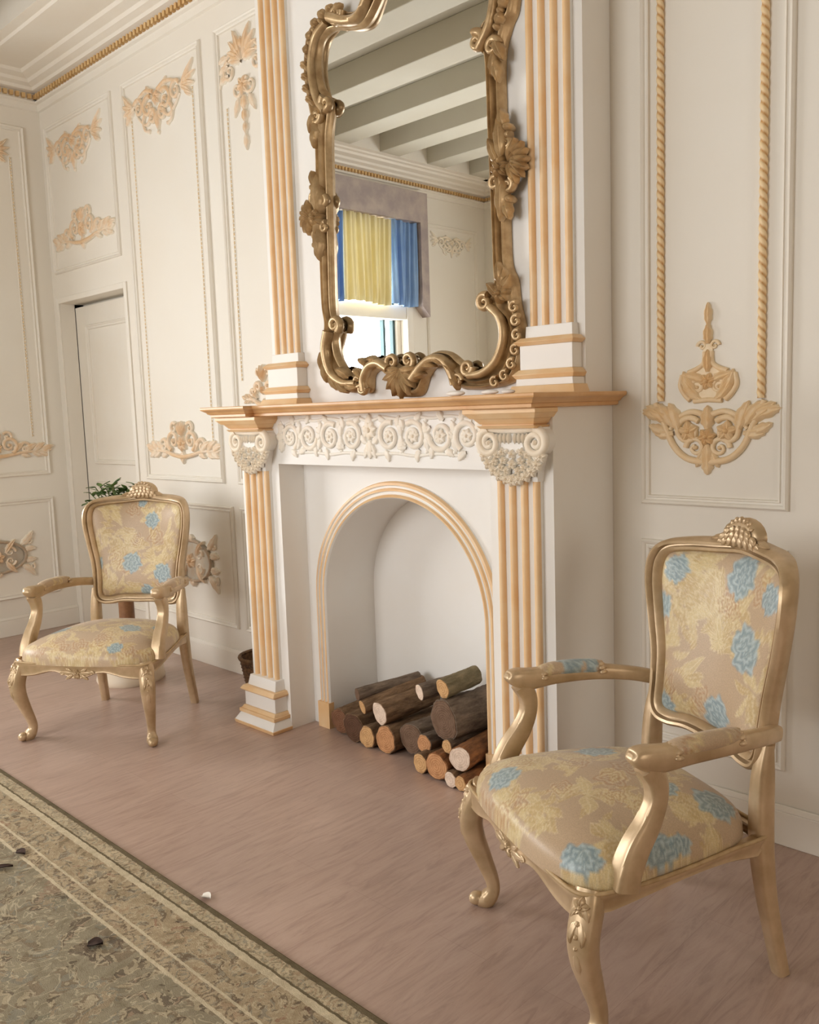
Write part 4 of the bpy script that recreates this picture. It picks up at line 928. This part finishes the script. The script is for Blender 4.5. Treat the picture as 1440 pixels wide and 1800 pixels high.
# ------------------------------------------------------------------ rug
def rug():
    X0, X1, Y0, Y1 = -4.7, -.45, -3.5, -1.212
    m, nt, b_ = mat('faded_oriental_rug', (1,1,1,1), .95, spec=.1)
    geo = node(nt, 'ShaderNodeNewGeometry'); sp = node(nt, 'ShaderNodeSeparateXYZ'); nt.links.new(geo.outputs['Position'], sp.inputs[0])
    def mth(op, a, c=None, d=None):
        n = node(nt, 'ShaderNodeMath', operation=op)
        for i, q in enumerate((a, c, d)):
            if q is None: continue
            if isinstance(q, (int, float)): n.inputs[i].default_value = q
            else: nt.links.new(q, n.inputs[i])
        return n.outputs[0]
    dist = mth('SUBTRACT', Y1, sp.outputs['Y']); dx = mth('SUBTRACT', X1, sp.outputs['X']); d = mth('MINIMUM', dist, dx)
    jit = noise(nt, 60, 3, geo.outputs['Position']); d = mth('ADD', d, mth('MULTIPLY_ADD', jit.outputs['Fac'], .008, -.004))
    beige, olive, tan, grey, brown, pale, field, green = (srgb(186,170,142), srgb(112,100,78), srgb(162,136,110), srgb(136,132,118), srgb(92,76,64), srgb(204,190,162), srgb(150,140,118), srgb(122,120,102))
    def motif(scale, seed, c_bg, cols, dist_=.6):
        co = node(nt, 'ShaderNodeMapping'); co.inputs['Location'].default_value = (seed, seed*1.7, 0); nt.links.new(geo.outputs['Position'], co.inputs['Vector'])
        v = node(nt, 'ShaderNodeTexVoronoi', feature='SMOOTH_F1'); v.inputs['Scale'].default_value = scale*.55; v.inputs['Smoothness'].default_value = .4
        wn = noise(nt, scale*1.2, 4, co.outputs['Vector']); add = node(nt, 'ShaderNodeMix', data_type='VECTOR'); add.inputs['Factor'].default_value = .05*dist_
        nt.links.new(co.outputs['Vector'], add.inputs[4]); nt.links.new(wn.outputs['Color'], add.inputs[5]); nt.links.new(add.outputs[1], v.inputs['Vector'])
        n1 = noise(nt, scale*1.1, 3, co.outputs['Vector'], .6, .9); n2 = noise(nt, scale*.8, 2, add.outputs[1], .5, 1.5)
        r = ramp(nt, n2.outputs['Fac'], [(.3+.4*i/len(cols), c) for i, c in enumerate(cols)]); r.color_ramp.interpolation = 'CONSTANT'
        petal = mth('GREATER_THAN', mth('SINE', mth('ADD', mth('MULTIPLY', v.outputs['Distance'], 30), mth('MULTIPLY', n1.outputs['Fac'], 9))), .1)
        a = node(nt, 'ShaderNodeMix', data_type='RGBA'); nt.links.new(mth('MULTIPLY', petal, .62), a.inputs['Factor']); a.inputs[6].default_value = c_bg; nt.links.new(r.outputs['Color'], a.inputs[7])
        line = mth('LESS_THAN', mth('ABSOLUTE', mth('SINE', mth('MULTIPLY', n1.outputs['Fac'], 26))), .22); a2 = node(nt, 'ShaderNodeMix', data_type='RGBA'); nt.links.new(mth('MULTIPLY', line, .5), a2.inputs['Factor'])
        nt.links.new(a.outputs[2], a2.inputs[6]); a2.inputs[7].default_value = pale
        n3 = noise(nt, scale*1.6, 3, add.outputs[1], .6, .5); dk = mth('MULTIPLY', mth('GREATER_THAN', n3.outputs['Fac'], .635), .6); a3 = node(nt, 'ShaderNodeMix', data_type='RGBA'); nt.links.new(dk, a3.inputs['Factor'])
        nt.links.new(a2.outputs[2], a3.inputs[6]); a3.inputs[7].default_value = brown
        return a3.outputs[2]
    bands = [(-1, .016, olive), (.016, .05, motif(38, 1, beige, [tan, grey, olive, tan])), (.05, .056, olive), (.056, .074, pale),
             (.074, .165, motif(15, 3, srgb(170,152,124), [olive, tan, beige, grey, brown, beige, srgb(150,112,92)], 1.2)), (.165, .172, pale), (.172, .205, motif(36, 5, srgb(178,160,132), [tan, brown, grey])), (.205, .214, pale),
             (.214, 9, motif(8.5, 9, field, [green, srgb(164,144,118), grey, srgb(128,110,90), beige, brown, srgb(160,134,112)], 2.2))]
    cur = None
    for lo, hi, c in bands:
        if cur is None: cur = c; continue
        mx = node(nt, 'ShaderNodeMix', data_type='RGBA'); nt.links.new(mth('GREATER_THAN', d, lo), mx.inputs['Factor'])
        if isinstance(cur, tuple): mx.inputs[6].default_value = cur
        else: nt.links.new(cur, mx.inputs[6])
        if isinstance(c, tuple): mx.inputs[7].default_value = c
        else: nt.links.new(c, mx.inputs[7])
        cur = mx.outputs[2]
    wear = noise(nt, 26, 6, geo.outputs['Position'], .7, .8); r = ramp(nt, wear.outputs['Fac'], [(.3, (.72,.70,.66,1)), (.55, (1,1,1,1)), (.75, (1.16,1.14,1.1,1))])
    mx = node(nt, 'ShaderNodeMix', data_type='RGBA', blend_type='MULTIPLY'); mx.inputs['Factor'].default_value = 1; nt.links.new(cur, mx.inputs[6]); nt.links.new(r.outputs['Color'], mx.inputs[7])
    nt.links.new(mx.outputs[2], b_.inputs['Base Color'])
    fz = noise(nt, 500, 2, geo.outputs['Position']); bump(nt, b_, fz.outputs['Fac'], .5, .004)
    b = MB(); b.box(X0, X1, Y0, Y1, .001, .011); o = b.build('rug', m, bevel=.004)
    return tag(o, 'faded beige and olive oriental rug with floral border on the plank floor', 'rug')
rug()
# dark bits lying on the rug
def scrap(x, y, L, W, rz, label, name='dry_leaf', m='debris', z=.011, cat='leaf', curl=.35):
    b = MB(); rows = []
    for i in range(9):
        t = i/8; wd = W*math.sin(PI*min(1, .1+.88*t))**.8
        rows.append([(L*(t-.5), wd*q, .003+curl*W*(q*q)+.004*math.sin(3*t)) for q in (-1,-.5,0,.5,1)])
    b.grid(rows, 0); b.grid([[(p[0], p[1], p[2]-.002) for p in r] for r in rows], 0)
    o = b.build(name, M[m], ang=60); o.location = (x, y, z); o.rotation_euler = (0,0,rz); tag(o, label, cat, None if name != 'dry_leaf' else 'dark dry leaves on the rug'); return o
scrap(-2.376, -1.487, .06, .010, 1.1, 'long dark twig-like leaf on the rug at the photo edge'); scrap(-2.42, -1.418, .035, .014, .4, 'small dark curled leaf on the rug just behind the twig-like one')
scrap(-1.851, -1.479, .034, .016, .9, 'single dark round leaf on the middle of the visible rug')
scrap(-1.845, -1.19, .03, .012, .2, 'scrap of white paper on the floor at the rug edge', 'paper_scrap', 'paper', .0, 'paper')

# ------------------------------------------------------------------ plant stand, plant, basket
TX, TY = -3.74, -.37
t = tag(empty('plant_stand', (TX, TY, 0)), 'round cream pedestal stand behind the far armchair', 'stand')
b = MB(); b.lathe((0,0,0), [(0,0),(.15,0),(.155,.012),(.15,.03),(.145,.11),(.13,.125),(.0,.128)], 36); b.build('base', M['table'], t, ang=40)
b = MB(); b.lathe((0,0,0), [(.07,.126),(.05,.16),(.035,.26),(.035,.38),(.06,.47),(.1,.49)], 24); b.build('column', M['column'], t, ang=40)
b = MB(); b.lathe((0,0,0), [(0,.488),(.115,.488),(.125,.495),(.127,.507),(.12,.513),(0,.513)], 36); b.build('top', M['table'], t, ang=40)
PX, PY, PZ = -3.74, -.37, .513
p = tag(empty('potted_plant', (PX, PY, PZ)), 'green leafy plant peeking over the far armchair back', 'plant')
b = MB(); b.lathe((0,0,0), [(0,0),(.06,0),(.085,.13),(.092,.14),(.092,.155),(.082,.155),(.078,.13),(.0,.13)], 28); b.build('pot', M['pot'], p, ang=40)
b = MB(); b.lathe((0,0,0), [(.078,.132),(.05,.137),(.0,.14)], 20); b.build('soil', M['soil'], p, ang=60)
rng = random.Random(5); bs, bl = MB(), MB()
for k in range(46):
    a = rng.uniform(0, 2*PI); rad = rng.uniform(.02,.2); hgt = rng.uniform(.30,.40)-.1*(rad/.2)**2*rng.random()
    e = Vector((rad*math.cos(a), rad*math.sin(a), hgt)); pts = cr([(.02*math.cos(a), .02*math.sin(a), .13), (e.x*.5, e.y*.5, .13+(hgt-.13)*.65), tuple(e)], 5)
    bs.tube(pts, .0025, 5)
    for j in range(9):
        i = min(len(pts)-1, 3+j); c = Vector(pts[i]); an = rng.uniform(0, 2*PI); el = rng.uniform(-.1,.9); L = rng.uniform(.03,.05); W = L*.3
        dv = Vector((math.cos(an)*math.cos(el), math.sin(an)*math.cos(el), math.sin(el))); sd = dv.cross(Vector((0,0,1))).normalized(); nn = sd.cross(dv)
        bl.grid([[tuple(c+dv*L*t_+sd*(W*math.sin(PI*min(1,.05+.95*t_))**.8*q)+nn*(.25*W*q*q-.2*L*t_*t_)) for q in (-1,-.5,0,.5,1)] for t_ in (0,.25,.5,.75,1)])
bs.build('stems', M['stem'], p); bl.build('foliage', M['leaf'], p, ang=70)
b = MB(); rows = []
for i in range(26):
    z = .185*i/25; r0 = .078+.034*(i/25); rows.append([((r0+.004*math.sin(12*a+PI*(i % 2)))*math.cos(a), (r0+.004*math.sin(12*a+PI*(i % 2)))*math.sin(a), z) for a in [2*PI*k/48 for k in range(48)]])
rows += [[(.105*math.cos(a), .105*math.sin(a), .183) for a in [2*PI*k/48 for k in range(48)]], [(.07*math.cos(a), .07*math.sin(a), .012) for a in [2*PI*k/48 for k in range(48)]]]
b.grid(rows, 0, cv=True); b.add(rows[-1], [tuple(range(48))], 0); b.add(rows[0], [tuple(range(48))], 0)
bk = b.build('wicker_basket', M['wicker'], ang=50); bk.location = (-3.0, -.135, 0); tag(bk, 'dark brown wicker basket half hidden behind the left fireplace pilaster', 'basket')
b = MB(); b.tube([(.111*math.cos(a), .111*math.sin(a), .186) for a in [2*PI*k/32 for k in range(32)]], .008, 8, closed=True); b.build('rim', M['wicker'], bk, ang=60)

# ------------------------------------------------------------------ curtains and pelmet round the side window (seen in the mirror)
b = MB(); PD = .09; PA, PB = -3.42, -1.35
b.box(XL, XL+PD, PA, PB, 2.69, 2.925); b.box(XL, XL+PD, PA, PA+.085, 2.03, 2.69); b.box(XL, XL+PD, PB-.085, PB, 2.03, 2.69)
for a, c in ((PA, PA+.085), (PB, PB-.085)):
    b.add([(XL,a,2.03),(XL+PD,a,2.03),(XL+PD,c,2.03),(XL,c,2.03),(XL,a,1.95),(XL+PD,a,1.95)], [(0,1,5,4),(4,5,2,3),(0,4,3),(1,2,5),(0,3,2,1)], 0)
tag(b.build('window_pelmet', M['pelmet'], ang=20), 'mottled grey pelmet framing the curtained side window, seen in the mirror', 'pelmet')
def curtain(y0, y1, m, label, ph):
    b = MB(); n = int((y1-y0)*220); rows = []
    for i in range(n+1):
        u = i/n; y = y0+(y1-y0)*u
        rows.append([(XL+.05+.018*math.sin(u*(y1-y0)*2*PI/.08+ph+.5*math.sin(3*t))*(.7+.3*t)+.006*math.sin(u*(y1-y0)*2*PI/.031+3*ph+t), y+(.02*math.sin(u*6+ph)+.012)*t, 2.69-.66*t-.01*math.sin(u*5+ph)) for t in [k/12 for k in range(13)]])
    b.grid(rows, 0); b.grid([[(p[0]-.004, p[1], p[2]) for p in r] for r in rows], 0)
    return tag(b.build('curtain', m, ang=80), label, 'curtain', 'short satin curtains over the side window')
curtain(-3.325, -3.03, M['blue'], 'blue satin curtain next to the pelmet upright, seen in the mirror', 0)
curtain(-3.03, -2.53, M['yellow'], 'pale yellow satin curtain between two blue ones, seen in the mirror', 1)
curtain(-2.53, -2.24, M['blue'], 'blue satin curtain at the left frame edge of the mirror', 2)
curtain(-2.24, -1.74, M['yellow'], 'second yellow curtain of the side window, hidden from the mirror view', 3)
curtain(-1.74, -1.445, M['blue'], 'blue curtain at the fireplace side of the side window', 4)
